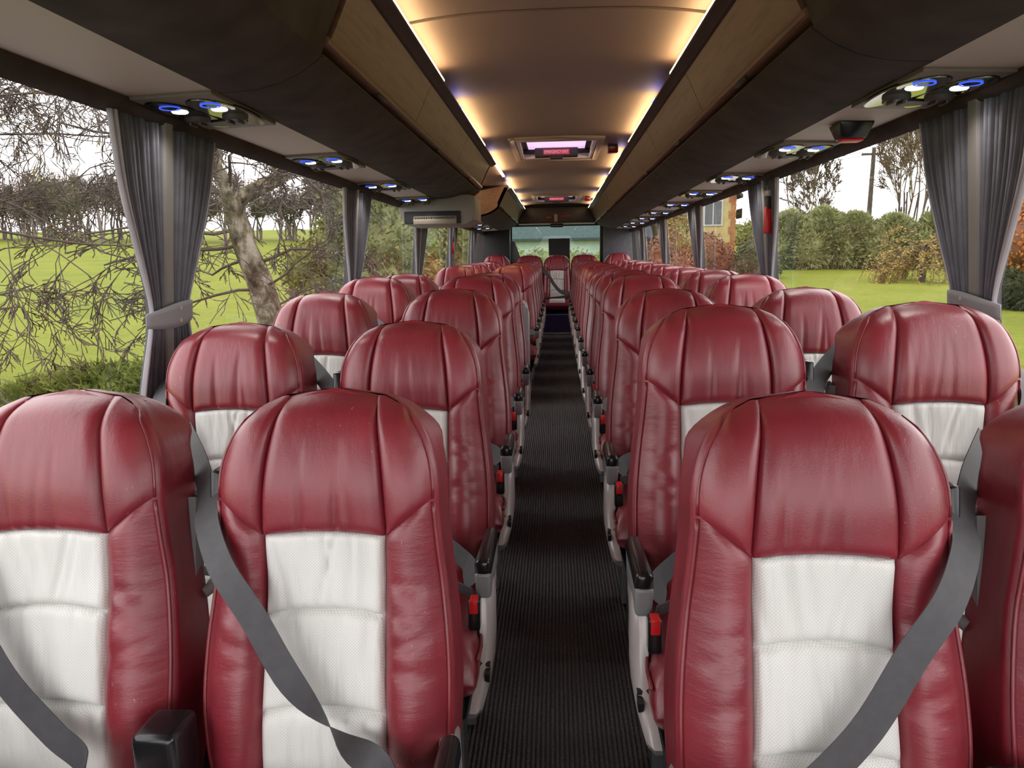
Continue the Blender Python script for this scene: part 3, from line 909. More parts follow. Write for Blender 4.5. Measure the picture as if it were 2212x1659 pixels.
def belt_mb(a, upper, twist):
    # a: +1 when the buckle is on +x; runs from the shoulder on -a side down to the buckle (backrest frame)
    pts = []
    if upper: pts += [(-a * .37, .20, .655), (-a * .285, .095, .60), (-a * .222, .0, .555)]
    else: pts += [(-a * .235, .09, .60), (-a * .222, .02, .57)]
    pts += [(-a * .196, -.052, .515), (-a * .150, -.097, .455), (-a * .095, -.110, .385), (-a * .03, -.112, .28), (a * .05, -.112, .195), (a * .125, -.145, .165), (a * .175, -.24, .155), (a * .200, -.315, .13)]
    sp = smooth_path(pts, 70)
    path = []
    for i, p in enumerate(sp):
        t = (Vector(sp[min(i+1, 70)]) - Vector(sp[max(i-1, 0)])).normalized()
        nrm = Vector((0, -1, 0)); q = i / 70
        wd = t.cross(nrm)
        if wd.length < .1: wd = Vector((0, 0, 1))
        wd.normalize()
        if twist: 
            an = PI * max(0, min(1, (q - .58) / .24)); an = an * an * (3 - 2 * an / PI) / PI
            wd = Matrix.Rotation(an, 3, t) @ wd
        if path and path[-1][1].dot(wd) < 0 and not twist: wd = -wd
        path.append((p, wd))
    return ribbon(path, .046)

CUSH_L = .45
def cushion_mb():
    m = MB()
    # rounded loaf: u around section (x-z), v along -y
    NU, NV = 36, 22
    def fn(u, v):
        y = .03 - (CUSH_L + .03) * v
        e = max(0, (v - .82) / .18); f0 = math.sqrt(max(0, 1 - e ** 2.4))
        top = .085 + .055 * v - .015 * math.sin(PI * v); bot = -.065 + .045 * v
        mid = (top + bot) / 2; h = (top - bot) / 2 * max(.06, f0)
        mid -= .02 * e * e
        w = .192 + .026 * min(1, max(0, (v - .45) / .35))
        a = u * 2 * PI
        cx = math.copysign(abs(math.cos(a)) ** .45, math.cos(a)); sz = math.copysign(abs(math.sin(a)) ** .55, math.sin(a))
        return (w * cx, y, mid + h * sz)
    m.grid(fn, NU, NV, True)
    n0 = len(m.v) - NU
    m.f.append(tuple(range(n0, n0 + NU))); m.f.append(tuple(range(NU - 1, -1, -1)))
    return m
def cushion_white_mb():
    m = MB()
    def fn(u, v):
        x = (-1 + 2 * u) * .108
        y = -.02 - .42 * v
        vv = (.03 - y) / (CUSH_L + .03); e = max(0, (vv - .82) / .18)
        top = .085 + .055 * vv - .015 * math.sin(PI * vv)
        mid = (top + (-.065 + .045 * vv)) / 2; h = top - mid
        z = mid - .02 * e * e + h * max(.06, math.sqrt(max(0, 1 - e ** 2.4)))
        g = edge(u, .1) * edge(1 - u, .1) * edge(v, .06) * edge(1 - v, .04)
        seam = crease(v, .5, .02) * .004
        return (x, y, z - .004 + .012 * g - seam)
    m.grid(fn, 20, 30)
    return m
def side_panel_mb(a):
    out = [(.085, .06), (.07, .15), (.0, .178), (-.12, .186), (-.22, .188), (-.275, .176), (-.296, .12), (-.315, .065), (-.36, .022), (-.415, -.008), (-.435, -.032), (-.41, -.060), (-.34, -.080), (-.20, -.095), (.02, -.095), (.08, -.05)]
    m = MB()
    c = (-.15, .04)
    def ring(k_, x):
        r_ = []
        for p in out:
            z = c[1] + (p[1] - c[1]) * k_
            yy_ = c[0] + (p[0] - c[0]) * k_
            r_.append((a * (x - .022 * max(0, min(1, (.03 - z) / .12)) - .026 * max(0, min(1, (yy_ + .26) / .3))), yy_, z))
        return r_
    vs = ring(1, .212) + ring(1.0, .226) + ring(.93, .239) + ring(.70, .245) + ring(.45, .241) + ring(.05, .240)
    n_ = len(out); fs = []
    for r_ in range(5):
        for i in range(n_):
            j = (i + 1) % n_; fs.append((r_*n_+i, r_*n_+j, (r_+1)*n_+j, (r_+1)*n_+i))
    fs += [tuple(range(n_ - 1, -1, -1)), tuple(range(5*n_, 6*n_))]
    return m.add(vs, fs)

MESH = {}
SEEDS = (3, 8, 21)
for sd in SEEDS:
    P = build_back_parts(sd)
    for kk, mb in P.items():
        mat = M['white_leather'] if kk[0] == 'white' else M['bolster_leather'] if kk[0] == 'bolster' else (M['piping_leather'] if 'piping' in kk[0] else M['red_leather'])
        nm = {'h': 'headrest_panel', 'wing': 'headrest_wing'}.get(kk if isinstance(kk, str) else kk[0], kk[0] if isinstance(kk, tuple) else kk)
        MESH[sd, kk] = mb.mesh(nm, mat, True)
MESH['shell'] = shell_mb().mesh('backrest', M['red_leather'], True, 60)
for me_ in (cushion_mb().mesh('seat_cushion', M['red_leather'], True, 60),): MESH['cushion'] = me_
MESH['cushion_white'] = cushion_white_mb().mesh('cushion_panel', M['white_leather'], True)
cp = MB(); cp.tube([(.196 + .024 * min(1, max(0, (.02 - y - .2) / .17)), y, .045 + .035 * math.sin((.02 - y) * 3)) for y in [.0 - .42 * i / 14 for i in range(15)]], .004, 6)
for a in (-1, 1):
    MESH['cpipe', a] = (cp if a > 0 else cp.mirror_x()).mesh('cushion_piping', M['piping_leather'])
    MESH['side', a] = side_panel_mb(a).mesh('side_panel', M['silver_plastic'], True, 50)
    for up in (0, 1):
        for tw in (0, 1): MESH['belt', a, up, tw] = belt_mb(a, up, tw).mesh('seat_belt', M['belt_grey'], True, 60)
    # lap belt
    lp = smooth_path([(a * .198, -.30, .165), (a * .16, -.26, .160), (a * .09, -.19, .145), (0, -.13, .13), (-a * .12, -.08, .115), (-a * .205, -.02, .08)], 24)
    MESH['lap', a] = ribbon([(p, (0, -.55, .85)) for p in lp], .044).mesh('lap_belt', M['belt_grey'], True, 60)
    # armrest
    def amesh(nm, mb, mat, bev, sg=3):
        me = mb.mesh(nm, M[mat], True, 40)
        if bev: bevel_mesh(me, bev, sg, 40)
        return me
    mb = MB(); mb.add([(a*.203,-.08,.192),(a*.237,-.08,.192),(a*.240,-.30,.200),(a*.200,-.30,.200),(a*.205,-.08,.236),(a*.235,-.08,.236),(a*.238,-.30,.244),(a*.202,-.30,.244)],
                      [(0,3,2,1),(4,5,6,7),(0,1,5,4),(1,2,6,5),(2,3,7,6),(3,0,4,7)])
    MESH['arm', a] = amesh('armrest', mb, 'black_plastic', .014, 4)
    mb = MB(); mb.add([(a*.205,-.10,.15),(a*.236,-.10,.15),(a*.237,-.295,.150),(a*.204,-.295,.150),(a*.206,-.07,.21),(a*.235,-.07,.21),(a*.2385,-.303,.212),(a*.2015,-.303,.212)],
                      [(0,3,2,1),(4,5,6,7),(0,1,5,4),(1,2,6,5),(2,3,7,6),(3,0,4,7)])
    MESH['armsup', a] = amesh('armrest_support', mb, 'grey_plastic', .008)
    mb = MB(); mb.box(min(a*.190, a*.216), max(a*.190, a*.216), -.335, -.303, .095, .165); MESH['buckle', a] = amesh('buckle', mb, 'black_plastic', .005)
    mb = MB(); mb.box(min(a*.194, a*.212), max(a*.194, a*.212), -.339, -.309, .136, .1685); MESH['button', a] = amesh('release_button', mb, 'red_plastic', .003)
    mb = MB(); mb.tube([(a*.20, -.34, .02), (a*.236, -.34, .015)], [.020, .015], 14); mb.box(min(a*.228,a*.238), max(a*.228,a*.238), -.38, -.33, .005, .022)
    MESH['lever', a] = mb.mesh('recline_knob', M['black_plastic'], True, 40)
    # black guide on inner shoulder
    mb = MB(); mb.prism([(-.012, .60), (.05, .61), (.07, .55), (.06, .47), (.01, .44), (-.012, .50)], 'x', min(-a*.194, -a*.212), max(-a*.194, -a*.212)); MESH['guide', a] = amesh('belt_guide', mb, 'black_plastic', .004)
    # grab handle on the inner side of a window seat (a = towards aisle)
    hp = smooth_path([(a*.195, .070, .545), (a*.212, .095, .540), (a*.220, .104, .50), (a*.222, .104, .44), (a*.220, .096, .385), (a*.204, .075, .365)], 22)
    mb = MB(); mb.tube(hp, [.011] * 3 + [.0135] * 17 + [.011] * 3, 9); 
    mb.box(min(a*.184, a*.200), max(a*.184, a*.200), .055, .085, .365, .545)
    MESH['handle', a] = mb.mesh('grab_handle', M['grey_plastic'], True, 50)
    mb = MB(); mb.box(min(a*.236-.035, a*.236+.035), max(a*.236-.035, a*.236+.035), -.115, -.035, .02, .235); MESH['carm', a] = amesh('folded_armrest', mb, 'black_plastic', .012, 3)
mb = MB(); mb.box(-.02, .02, -.035, .035, -1, 0); MESH['leg'] = mb.mesh('leg', M['leg_metal'], True, 40)
mb = MB(); mb.box(-.18, .18, -.34, .02, -.115, -.05); MESH['frame'] = mb.mesh('seat_frame', M['black_matt'], True, 40); bevel_mesh(MESH['frame'], .006)

def seat(kind, a, loc, recl, leg_z, seed, label, group, twist=0, buckle=True):
    """kind 'aisle' | 'window' | 'middle'; a = +1 when the aisle lies towards +x"""
    r = empty('coach_seat', loc)
    b = link('backrest', MESH['shell'], r); b.rotation_euler = (-recl, 0, 0)
    link('headrest_panel', MESH[seed, 'headrest_centre'], b)
    for sd in (-1, 1):
        link('headrest_wing', MESH[seed, ('wing', sd)], b)
        link('side_bolster', MESH[seed, ('bolster', sd)], b)
        link('piping', MESH[seed, ('piping', sd)], b); link('piping', MESH[seed, ('head_piping', sd)], b)
    for i in range(3): link('back_panel', MESH[seed, ('white', i)], b)['label'] = 'white perforated leather back panel'
    ba = a if kind != 'window' else a
    if kind == 'aisle':
        link('seat_belt', MESH['belt', a, 1, twist], b); link('belt_guide', MESH['guide', a], b)
    else:
        link('seat_belt', MESH['belt', a, 0, 0], b)
    if kind == 'window': link('grab_handle', MESH['handle', a], b)['label'] = 'grey plastic grab handle'
    c = link('seat_cushion', MESH['cushion'], r)
    link('cushion_panel', MESH['cushion_white'], c)['label'] = 'white perforated leather seat panel'
    for q in (-1, 1): link('cushion_piping', MESH['cpipe', q], c)
    link('seat_frame', MESH['frame'], r)
    link('lap_belt', MESH['lap', a], r)
    if kind == 'aisle':
        sp = link('side_panel', MESH['side', a], r); sp['label'] = 'silver plastic side panel'
        link('recline_knob', MESH['lever', a], sp)
        ar = link('armrest', MESH['arm', a], r); ar['label'] = 'black padded armrest'
        link('armrest_support', MESH['armsup', a], ar)
    bu = link('buckle', MESH['buckle', a], r)
    link('release_button', MESH['button', a], bu)['label'] = 'red buckle button'
    if kind == 'window': link('folded_armrest', MESH['carm', a], r)['label'] = 'black folded centre armrest'
    h = loc[2] - .11 - leg_z
    if h > .02:
        for yy in (-.28, -.05):
            for xx in (-.15, .15):
                lg = link('leg', MESH['leg'], r, (xx, yy, -.105)); lg.scale = (1, 1, h)
    tag(r, label, 'seat', group)
    return r
ZT = [(1.0, -.205), (1.79, -.152), (2.5, -.10), (3.25, -.066), (4.0, -.064), (6.0, -.04), (9.4, -.01)]
XA, XW = .385, .857
LEFT = [1.09, 1.785, 2.52, 3.25, 3.97, 6.0, 6.67, 7.34, 8.0, 8.67, 9.33]
RIGHT = [1.00, 1.63, 2.43, 3.2, 3.9, 4.58, 5.26, 5.93, 6.6, 7.28, 7.96, 8.64, 9.30]
rq = random.Random(2)
for s, rows in ((-1, LEFT), (1, RIGHT)):
    side = 'left' if s < 0 else 'right'
    for i, yb in enumerate(rows):
        zt = interp(ZT, yb)
        rec = RECL
        if s > 0 and i == 1: zt = -.108
        if s < 0 and i == 0: zt = -.212
        for kind, x in (('aisle', XA), ('window', XW)):
            lo = (s * x, yb - .037, zt - .73 + (rq.uniform(-.006, .006) if i > 1 else 0))
            row = 'front row' if i == 0 else '%s row from the front' % NTH[i]
            lab = 'red leather coach seat with white panels, %s side %s seat, %s' % (side, kind, row)
            seat(kind, -s, lo, rec + (rq.uniform(-.02, .02) if i > 1 else 0), floor_z(yb), SEEDS[(i * 2 + (kind == 'window') + (s > 0)) % 3], lab, 'red leather coach seats', twist=1 if (s < 0 and i == 0) else 0)
rear = [(-XW, -1, 'window', 'leftmost'), (-XA, -1, 'middle', 'second from left'), (0, -1, 'middle', 'middle'), (XA, 1, 'middle', 'second from right'), (XW, 1, 'window', 'rightmost')]
for i, (x, s, kind, w) in enumerate(rear):
    zz = .08 if x else .07
    seat(kind if kind == 'window' else 'middle', -s, (x, 10.16, zz - .73), RECL, pz, SEEDS[i % 3],
         'red leather coach seat with white panels, %s seat of the raised rear row' % w, 'red leather coach seats')

# ------------------------------------------------------------------ outside
def sstep(a, b, x):
    t = max(0, min(1, (x - a) / (b - a))); return t * t * (3 - 2 * t)
def gz(x, y):
    yy = max(-20, y - 5)
    L = -2.7 + .02 * abs(x) + .06 * yy
    Rr = -2.5 + 1.0 * sstep(2.2, 7.5, x) + .037 * yy
    k_ = sstep(-2, 2, x)
    z = L * (1 - k_) + Rr * k_
    return min(z, 5.5 + .01 * yy) if y > 100 else z
def ground():
    xs = [-170 + 6 * i for i in range(20)] + [-50 + 2 * i for i in range(15)] + [-20 + .8 * i for i in range(50)] + [20 + 3 * i for i in range(11)] + [53 + 8 * i for i in range(15)]
    ys = [-40 + 5 * i for i in range(8)] + [.0 + 1.0 * i for i in range(40)] + [40 + 3 * i for i in range(20)] + [100 + 12 * i for i in range(12)]
    rg = random.Random(4)
    vs = [(x, y, gz(x, y) + rg.uniform(-.03, .03)) for y in ys for x in xs]
    n_ = len(xs)
    fs = [(j*n_+i, j*n_+i+1, (j+1)*n_+i+1, (j+1)*n_+i) for j in range(len(ys)-1) for i in range(n_-1)]
    m = MB(); m.v = vs; m.f = fs
    o = link('ground', m.mesh('ground', M['grass'], True, fix=False))
    tag(o, 'bright green grass field and lawn outside the windows', 'grass', kind='structure')
k = NT('grass')
v = k.coord()
a_ = k.noise(v, .35, 4, .6); b_ = k.noise(k.coord('Object', (1, 1, 1)), 5, 4, .7)
c = k.ramp(a_, [(.3, (.135, .165, .018)), (.7, (.20, .22, .03))])
c = k.mix(k.ramp(b_, [(.35, (0, 0, 0)), (.75, (.55, .55, .55))]), c, (.085, .105, .016))
M['grass'] = k.setup(c, .9, 0, k.bump(b_, .9, .12), .1)
def foliage_mat(name, c1, c2, sc=1.4):
    k = NT(name); v = k.coord()
    f = k.noise(v, sc, 4, .65); g = k.noise(v, sc * 9, 2)
    c = k.ramp(f, [(.32, c1), (.68, c2)])
    c = k.mix(k.math('MULTIPLY', g, .45), c, tuple(q * .45 for q in c1))
    M[name] = k.setup(c, .75, 0, None, .2)
foliage_mat('fol_conifer', (.19, .215, .09), (.42, .43, .20))
foliage_mat('fol_juniper', (.11, .14, .025), (.30, .33, .08))
foliage_mat('fol_yellow', (.20, .15, .04), (.42, .29, .08))
foliage_mat('fol_rust', (.17, .075, .04), (.34, .16, .08))
foliage_mat('fol_orange', (.33, .10, .02), (.50, .20, .04))
foliage_mat('fol_green', (.13, .14, .04), (.30, .29, .09))
foliage_mat('fol_dark', (.05, .062, .03), (.13, .14, .065))
simple('bark_brown', (.075, .058, .043), .85, 0, 5, .3, (30, .5, .02))
simple('twig_brown', (.075, .055, .044), .85, 0, 3, .25)
simple('twig_hazed', (.17, .135, .12), .9, 0, 3, .2)  # distance haze put into a lighter, greyer twig colour
simple('twig_tan', (.125, .092, .055), .85, 0, 3, .25)
k = NT('bark_birch'); v = k.coord('Object', (1, 1, .6)); f = k.noise(v, 4, 5, .7)
M['bark_birch'] = k.setup(k.ramp(f, [(.38, (.03, .026, .018)), (.5, (.12, .10, .062)), (.62, (.30, .26, .21))]), .85, 0, k.bump(f, .7, .03), .1)
ground()
simple('gravel', (.30, .285, .27), .95, 0, 3, .2, (25, .5, .03))
m = MB()  # unseen gravel strip, added so light bounced into the coach stays neutral
ys_ = [-25 + 2.5 * i for i in range(20)]
m.add([(x, y, gz(x, y) + .05 + .02 * abs(x)) for y in ys_ for x in (-5.2, -3, -1, 1, 3, 4.6)], [(j*6+i, j*6+i+1, j*6+i+7, j*6+i+6) for j in range(len(ys_)-1) for i in range(5)])
tag(link('bounce_ground', m.mesh('bounce_ground', M['gravel'], True, fix=False)), 'unseen pale gravel ground added under the coach for neutral bounce light', 'bounce_ground', kind='structure')

def grow(out, p, d, L, r, depth, rg, droop=0.0, kids=(2, 4), spread=.7, seg=5, shrink=.62, wig=.22, up=0.0):
    pts = [p.copy()]; rad = [r]
    q = p.copy(); dd = d.copy()
    for i in range(seg):
        dd = (dd + Vector((rg.gauss(0, wig), rg.gauss(0, wig), rg.gauss(0, wig) - droop + up))).normalized()
        q = q + dd * (L / seg); pts.append(q.copy()); rad.append(r * (1 - .62 * (i + 1) / seg))
    out.append((pts, rad, depth))
    if depth <= 0: return
    for _ in range(rg.randint(*kids)):
        t = rg.uniform(.25, 1.0); i = min(seg - 1, int(t * seg)); base = pts[i].lerp(pts[i+1], t * seg - i)
        ax = Vector((rg.gauss(0, 1), rg.gauss(0, 1), rg.gauss(0, 1))).normalized()
        dirn = (pts[i+1] - pts[i]).normalized()
        nd = (dirn + ax * spread).normalized()
        grow(out, base, nd, L * shrink * rg.uniform(.7, 1.15), rad[i] * .6, depth - 1, rg, droop * 1.25, kids, spread, max(3, seg - 1), shrink, wig, up)
def branch_mesh(out, mat, thick=.03, rmin=.004, lo=True):
    m = MB()
    for pts, rad, dp in out:
        k_ = 7 if rad[0] > .06 else (4 if rad[0] > .02 else 3)
        m.tube(pts, [max(rmin, q) for q in rad], k_, False)
    return m
def leaves_mb(out, n_, size, rg, only=0):
    m = MB(); ends = [o for o in out if o[2] <= only]
    for _ in range(n_):
        pts = rg.choice(ends)[0]; i = rg.randrange(1, len(pts)); p = pts[i] + Vector((rg.gauss(0, .03), rg.gauss(0, .03), rg.gauss(0, .03)))
        u = Vector((rg.gauss(0, 1), rg.gauss(0, 1), rg.gauss(0, 1))).normalized() * size * rg.uniform(.6, 1.3); w = u.orthogonal().normalized() * size * .6
        m.add([p, p + u * .5 + w * .5, p + u, p + u * .5 - w * .5], [(0, 1, 2, 3)])
    return m
def tree_thing(name, label, loc, trunk_out, br_out, bark, twig, leaf=None, group=None, rmin=.004):
    o = empty(name, loc)
    link('trunk', branch_mesh(trunk_out, None, rmin=rmin).mesh('trunk', M[bark], True, fix=False), o)
    b = link('branches', branch_mesh(br_out, None, rmin=rmin).mesh('branches', M[twig], True, fix=False), o); b['kind'] = 'stuff'
    if leaf:
        l = link('leaves', leaf[0].mesh('leaves', M[leaf[1]], False, fix=False), o); l['kind'] = 'stuff'
    tag(o, label, 'tree', group)
    return o
rg = random.Random(17)
# leaning birch on the left
B0 = Vector((-4.35, 11.0, gz(-4.35, 11)))
def R_(p): return Vector(p) - B0
trunk = []
tp = [B0, Vector((-4.42, 11, -1.3)), Vector((-4.50, 11, -.85)), Vector((-4.66, 11, -.2)), Vector((-4.84, 11, .29)), Vector((-4.97, 11, .85)), Vector((-5.0, 11, 1.1))]
trunk.append(([p - B0 for p in tp], [.27, .24, .22, .20, .18, .16, .15], 9))
l1 = [Vector((-4.98, 11, 1.0)), Vector((-4.72, 11.2, 1.12)), Vector((-4.45, 11.5, 1.33)), Vector((-4.15, 11.8, 1.62)), Vector((-3.7, 12, 2.2))]
trunk.append(([p - B0 for p in l1], [.13, .125, .115, .10, .08], 9))
l2 = [Vector((-5.0, 11, 1.05)), Vector((-5.15, 10.9, 1.45)), Vector((-5.12, 10.9, 1.9)), Vector((-5.35, 10.7, 2.6)), Vector((-5.6, 10.4, 3.6))]
trunk.append(([p - B0 for p in l2], [.12, .10, .085, .07, .05], 9))
br = []
for base, d, L, r in [((-5.1, 10.9, 1.4), (-.6, -.3, .6), 2.2, .035), ((-5.0, 11, 1.0), (-.9, .2, .3), 2.2, .035), ((-4.85, 11, .3), (-.9, -.3, .2), 2.0, .03), ((-4.6, 11, -.35), (.8, -.2, .5), 1.4, .025),
                      ((-4.7, 11, 0), (.9, .1, .6), 1.6, .03), ((-4.9, 11, .6), (.7, -.2, .8), 1.6, .03), ((-4.45, 11.5, 1.35), (-.2, -.4, .9), 1.6, .03), ((-4.2, 11.8, 1.6), (.5, -.2, .7), 1.6, .03),
                      ((-4.9, 11, .55), (-.8, -.5, -.1), 2.2, .03), ((-5.2, 10.8, 2.2), (-.8, -.5, .3), 2.6, .035), ((-5.4, 10.6, 2.8), (.6, .2, .4), 2.4, .035), ((-5.0, 11, 1.1), (.3, -.6, .8), 1.8, .03), ((-4.75, 11, .1), (-1, .1, -.1), 2.0, .028), ((-4.5, 11, -.7), (.9, 0, .3), 1.3, .02), ((-4.6, 11, -.4), (-.9, -.2, .1), 1.8, .025), ((-5.0, 11, .95), (-.5, .5, .6), 2.0, .03)]:
    grow(br, R_(base), Vector(d).normalized(), L, r, 4, rg, .07, (3, 4), .8, 5, .6, .2)
tree_thing('birch_tree', 'leaning bare birch tree with pale mottled trunk beside the second left window', B0, trunk, br, 'bark_birch', 'twig_brown', (leaves_mb(br, 240, .05, rg), 'fol_yellow'), rmin=.008)
# drooping birch at far left
B1 = Vector((-8.6, 7.2, gz(-8.6, 7.2)))
trunk = [([Vector((0, 0, 0)), Vector((.1, .1, 2)), Vector((.2, .3, 4)), Vector((.3, .6, 6)), Vector((.5, 1, 8))], [.2, .17, .14, .1, .06], 9)]
br = []
for z, d, L in ((3.0, (.7, .9, .15), 4.0), (3.6, (.4, 1, .25), 4.2), (4.2, (.8, .8, .2), 4.0), (4.6, (.5, 1, .3), 4.2), (5.2, (.9, .6, .3), 3.8), (2.5, (.55, 1, .1), 3.8), (5.6, (.3, 1, .3), 3.8), (3.3, (.2, 1, .2), 4.2), (2.2, (.85, .75, .05), 3.6), (4.0, (.55, .9, .2), 4.6)):
    grow(br, Vector((.2, .3, z)), Vector(d).normalized(), L, .024, 4, rg, .05, (3, 5), .7, 7, .52, .24)
tree_thing('birch_tree', 'drooping bare birch twigs across the first left window', B1, trunk, br, 'bark_birch', 'twig_brown', (leaves_mb(br, 420, .055, rg), 'fol_yellow'), rmin=.0062)
# far hedgerow trees on the left
protoT = []
for q in range(4):
    br = []; tr = []
    for st_ in range(4):
        b0 = Vector((rg.uniform(-1.2, 1.2), rg.uniform(-.5, .5), 0)); tr.append(([b0, b0 + Vector((rg.uniform(-.2, .2), 0, 1.6)), b0 + Vector((rg.uniform(-.4, .4), 0, 3.2))], [.12, .10, .07], 9))
        grow(br, b0 + Vector((0, 0, .8)), Vector((rg.uniform(-.3, .3), 0, 1)).normalized(), 3.4, .085, 3, rg, 0, (6, 7), .75, 5, .6, .16, .06)
    protoT.append((tr, br))
hp = []
for i in range(42):
    x = -86 + i * 2.0 + rg.uniform(-.9, .9); y = 80 + rg.uniform(-5, 7)
    tr, br = protoT[i % 4]
    if i < 4:
        o = tree_thing('hedgerow_tree', '', (x, y, gz(x, y) - .2), tr, br, 'twig_hazed', 'twig_hazed', rmin=.035); hp.append(o)
    else: o = copy_tree(hp[i % 4]); o.location = (x, y, gz(x, y) - .2)
    o.rotation_euler[2] = rg.choice((0, PI)) + rg.uniform(-.3, .3); sc_ = rg.uniform(.8, 1.25); o.scale = (sc_, sc_, sc_ * rg.uniform(.85, 1.15))
    tag(o, 'bare brown tree in the far hedgerow beyond the left field', 'tree', 'far hedgerow trees')

def blob_pts(rg, lobes):
    c, r = rg.choice(lobes)
    while True:
        d = Vector((rg.gauss(0, 1), rg.gauss(0, 1), rg.gauss(0, 1)))
        if d.length > .1: break
    d.normalize()
    return Vector(c) + Vector((d.x * r[0], d.y * r[1], d.z * r[2])) * rg.uniform(.82, 1.05), d
def bush_meshes(rg, lobes, n_, size, style, fol, core=None):
    cm_ = MB()
    for c, r in lobes:
        def fn(u, v_, c=c, r=r):
            a = u * 2 * PI; b = -PI / 2 + PI * v_; w = 1 + .12 * math.sin(5 * a + c[0] * 7) * math.cos(3 * b)
            return (c[0] + r[0] * .86 * w * math.cos(b) * math.cos(a), c[1] + r[1] * .86 * w * math.cos(b) * math.sin(a), c[2] + r[2] * .86 * w * math.sin(b))
        cm_.grid(fn, 14, 9, True)
    m = MB()
    for _ in range(n_):
        p, d = blob_pts(rg, lobes)
        if p.z < .02: continue
        if style == 'spray':
            dr = (d + Vector((rg.gauss(0, .35), rg.gauss(0, .35), rg.gauss(0, .3) + .1))).normalized(); w = dr.cross(Vector((rg.gauss(0, 1), rg.gauss(0, 1), rg.gauss(0, 1)))).normalized()
            s_ = size * rg.uniform(.6, 1.4)
            m.add([p - w * s_ * .16, p + w * s_ * .16, p + dr * s_], [(0, 1, 2)])
            m.add([p + dr * s_ * .3, p + dr * s_ * .6 + w * s_ * .35, p + dr * s_ * .45], [(0, 1, 2)])
            m.add([p + dr * s_ * .3, p + dr * s_ * .6 - w * s_ * .35, p + dr * s_ * .45], [(0, 1, 2)])
        else:
            u = Vector((rg.gauss(0, 1), rg.gauss(0, 1), rg.gauss(0, 1))).normalized() * size * rg.uniform(.6, 1.3); w = u.cross(d + Vector((.01, .02, .03))).normalized() * size * .55
            m.add([p, p + u * .5 + w * .5, p + u, p + u * .5 - w * .5], [(0, 1, 2, 3)])
    return cm_.mesh('core', M[core or fol], True, fix=False), m.mesh('foliage', M[fol], False, fix=False)
def stems_mb(lobes, h):
    m = MB()
    for c, r in lobes: m.tube([(c[0] * .3, c[1] * .3, 0), (c[0] * .7, c[1] * .7, c[2] * .5), (c[0], c[1], c[2])], [.06, .05, .03], 6)
    return m
def bush(name, label, x, y, lobes, n_, size, style, fol, core=None, cat='bush', group=None, dz=0):
    o = empty(name, (x, y, gz(x, y) - .1 + dz))
    a, b = bush_meshes(rg, lobes, n_, size, style, fol, core)
    link('stems', stems_mb(lobes, 1).mesh('stems', M['bark_brown'], True, fix=False), o)
    link('core', a, o)
    f = link('foliage', b, o); f['kind'] = 'stuff'
    tag(o, label, cat, group)
    return o
# left side shrubs
bush('juniper_shrub', 'spreading green juniper shrub at the foot of the first left window', -6.2, 9.3, [((-.9, 0, .45), (.7, .6, .4)), ((0, 0, .55), (.9, .6, .5)), ((.9, .1, .6), (.7, .6, .55))], 6500, .17, 'spray', 'fol_juniper')
bush('loose_shrub', 'loose yellow-green shrub right of the leaning birch', -5.0, 15.0, [((0, 0, 1.1), (.7, .7, 1.0)), ((.35, .2, 2.3), (.65, .6, .9)), ((-.3, 0, 1.9), (.5, .5, .7)), ((.5, 0, 3.0), (.4, .4, .6))], 9000, .09, 'leaf', 'fol_green', 'fol_green')
bush('evergreen_bush', 'tall dense evergreen behind the third left window', -3.7, 14.5, [((0, 0, 1.3), (.8, .8, 1.2)), ((.2, .3, 2.6), (.8, .7, 1.0)), ((-.4, .2, 3.4), (.6, .6, .8)), ((.6, .6, 3.6), (.6, .6, .9))], 9000, .16, 'spray', 'fol_conifer')
bush('evergreen_bush', 'green bush beyond the left side door window', -3.3, 18.0, [((0, 0, 2.3), (.8, .8, 1.6)), ((.7, .3, 2.2), (.7, .7, 1.4))], 6000, .14, 'leaf', 'fol_green')
bush('autumn_bush', 'golden brown bush seen low through the left side door window', -3.0, 16.0, [((0, 0, 1.2), (.7, .6, 1.1)), ((.5, .2, .9), (.6, .6, .9))], 4500, .12, 'leaf', 'fol_yellow')
bush('autumn_bush', 'rusty bush beneath the far left windows', -3.0, 22.0, [((0, 0, 1.5), (.9, .8, 1.4)), ((.6, .2, 2.1), (.7, .6, 1.2))], 4500, .12, 'leaf', 'fol_rust')
# right side
for i, (x, y, h) in enumerate(((9.5, 30.5, 1.05), (10.7, 30, 1.1), (11.9, 30, 1.0), (13.2, 29.5, .95), (14.6, 29, 1.0))):
    bush('conifer_hedge', 'dense dark green conifer hedge bush behind the right lawn, %s from the left' % NTH[i], x, y, [((-.4, 0, .9 * h), (.8, .7, .9 * h)), ((.4, .1, 1.1 * h), (.8, .7, 1.0 * h)), ((0, 0, 1.6 * h), (.6, .6, .7 * h))], 8000, .20, 'spray', 'fol_conifer', group='conifer hedge bushes')
# weeping yellow shrub
W0 = Vector((11.0, 22.5, gz(11, 22.5) - .05))
tr = [([Vector((0, 0, 0)), Vector((.02, 0, .5)), Vector((0, 0, 1.1))], [.11, .10, .08], 9)]
br = []
for i in range(46):
    a = rg.uniform(0, 2 * PI); d = Vector((math.cos(a), math.sin(a), rg.uniform(.5, 1.6))).normalized()
    grow(br, Vector((0, 0, rg.uniform(.5, 1.15))), d, rg.uniform(1.1, 1.7), .018, 1, rg, .26, (4, 6), .35, 7, .7, .08)
tree_thing('weeping_shrub', 'yellow-leaved weeping shrub on the right lawn left of the first curtain', W0, tr, br, 'bark_brown', 'twig_tan', (leaves_mb(br, 7000, .085, rg, 1), 'fol_yellow'), rmin=.007)
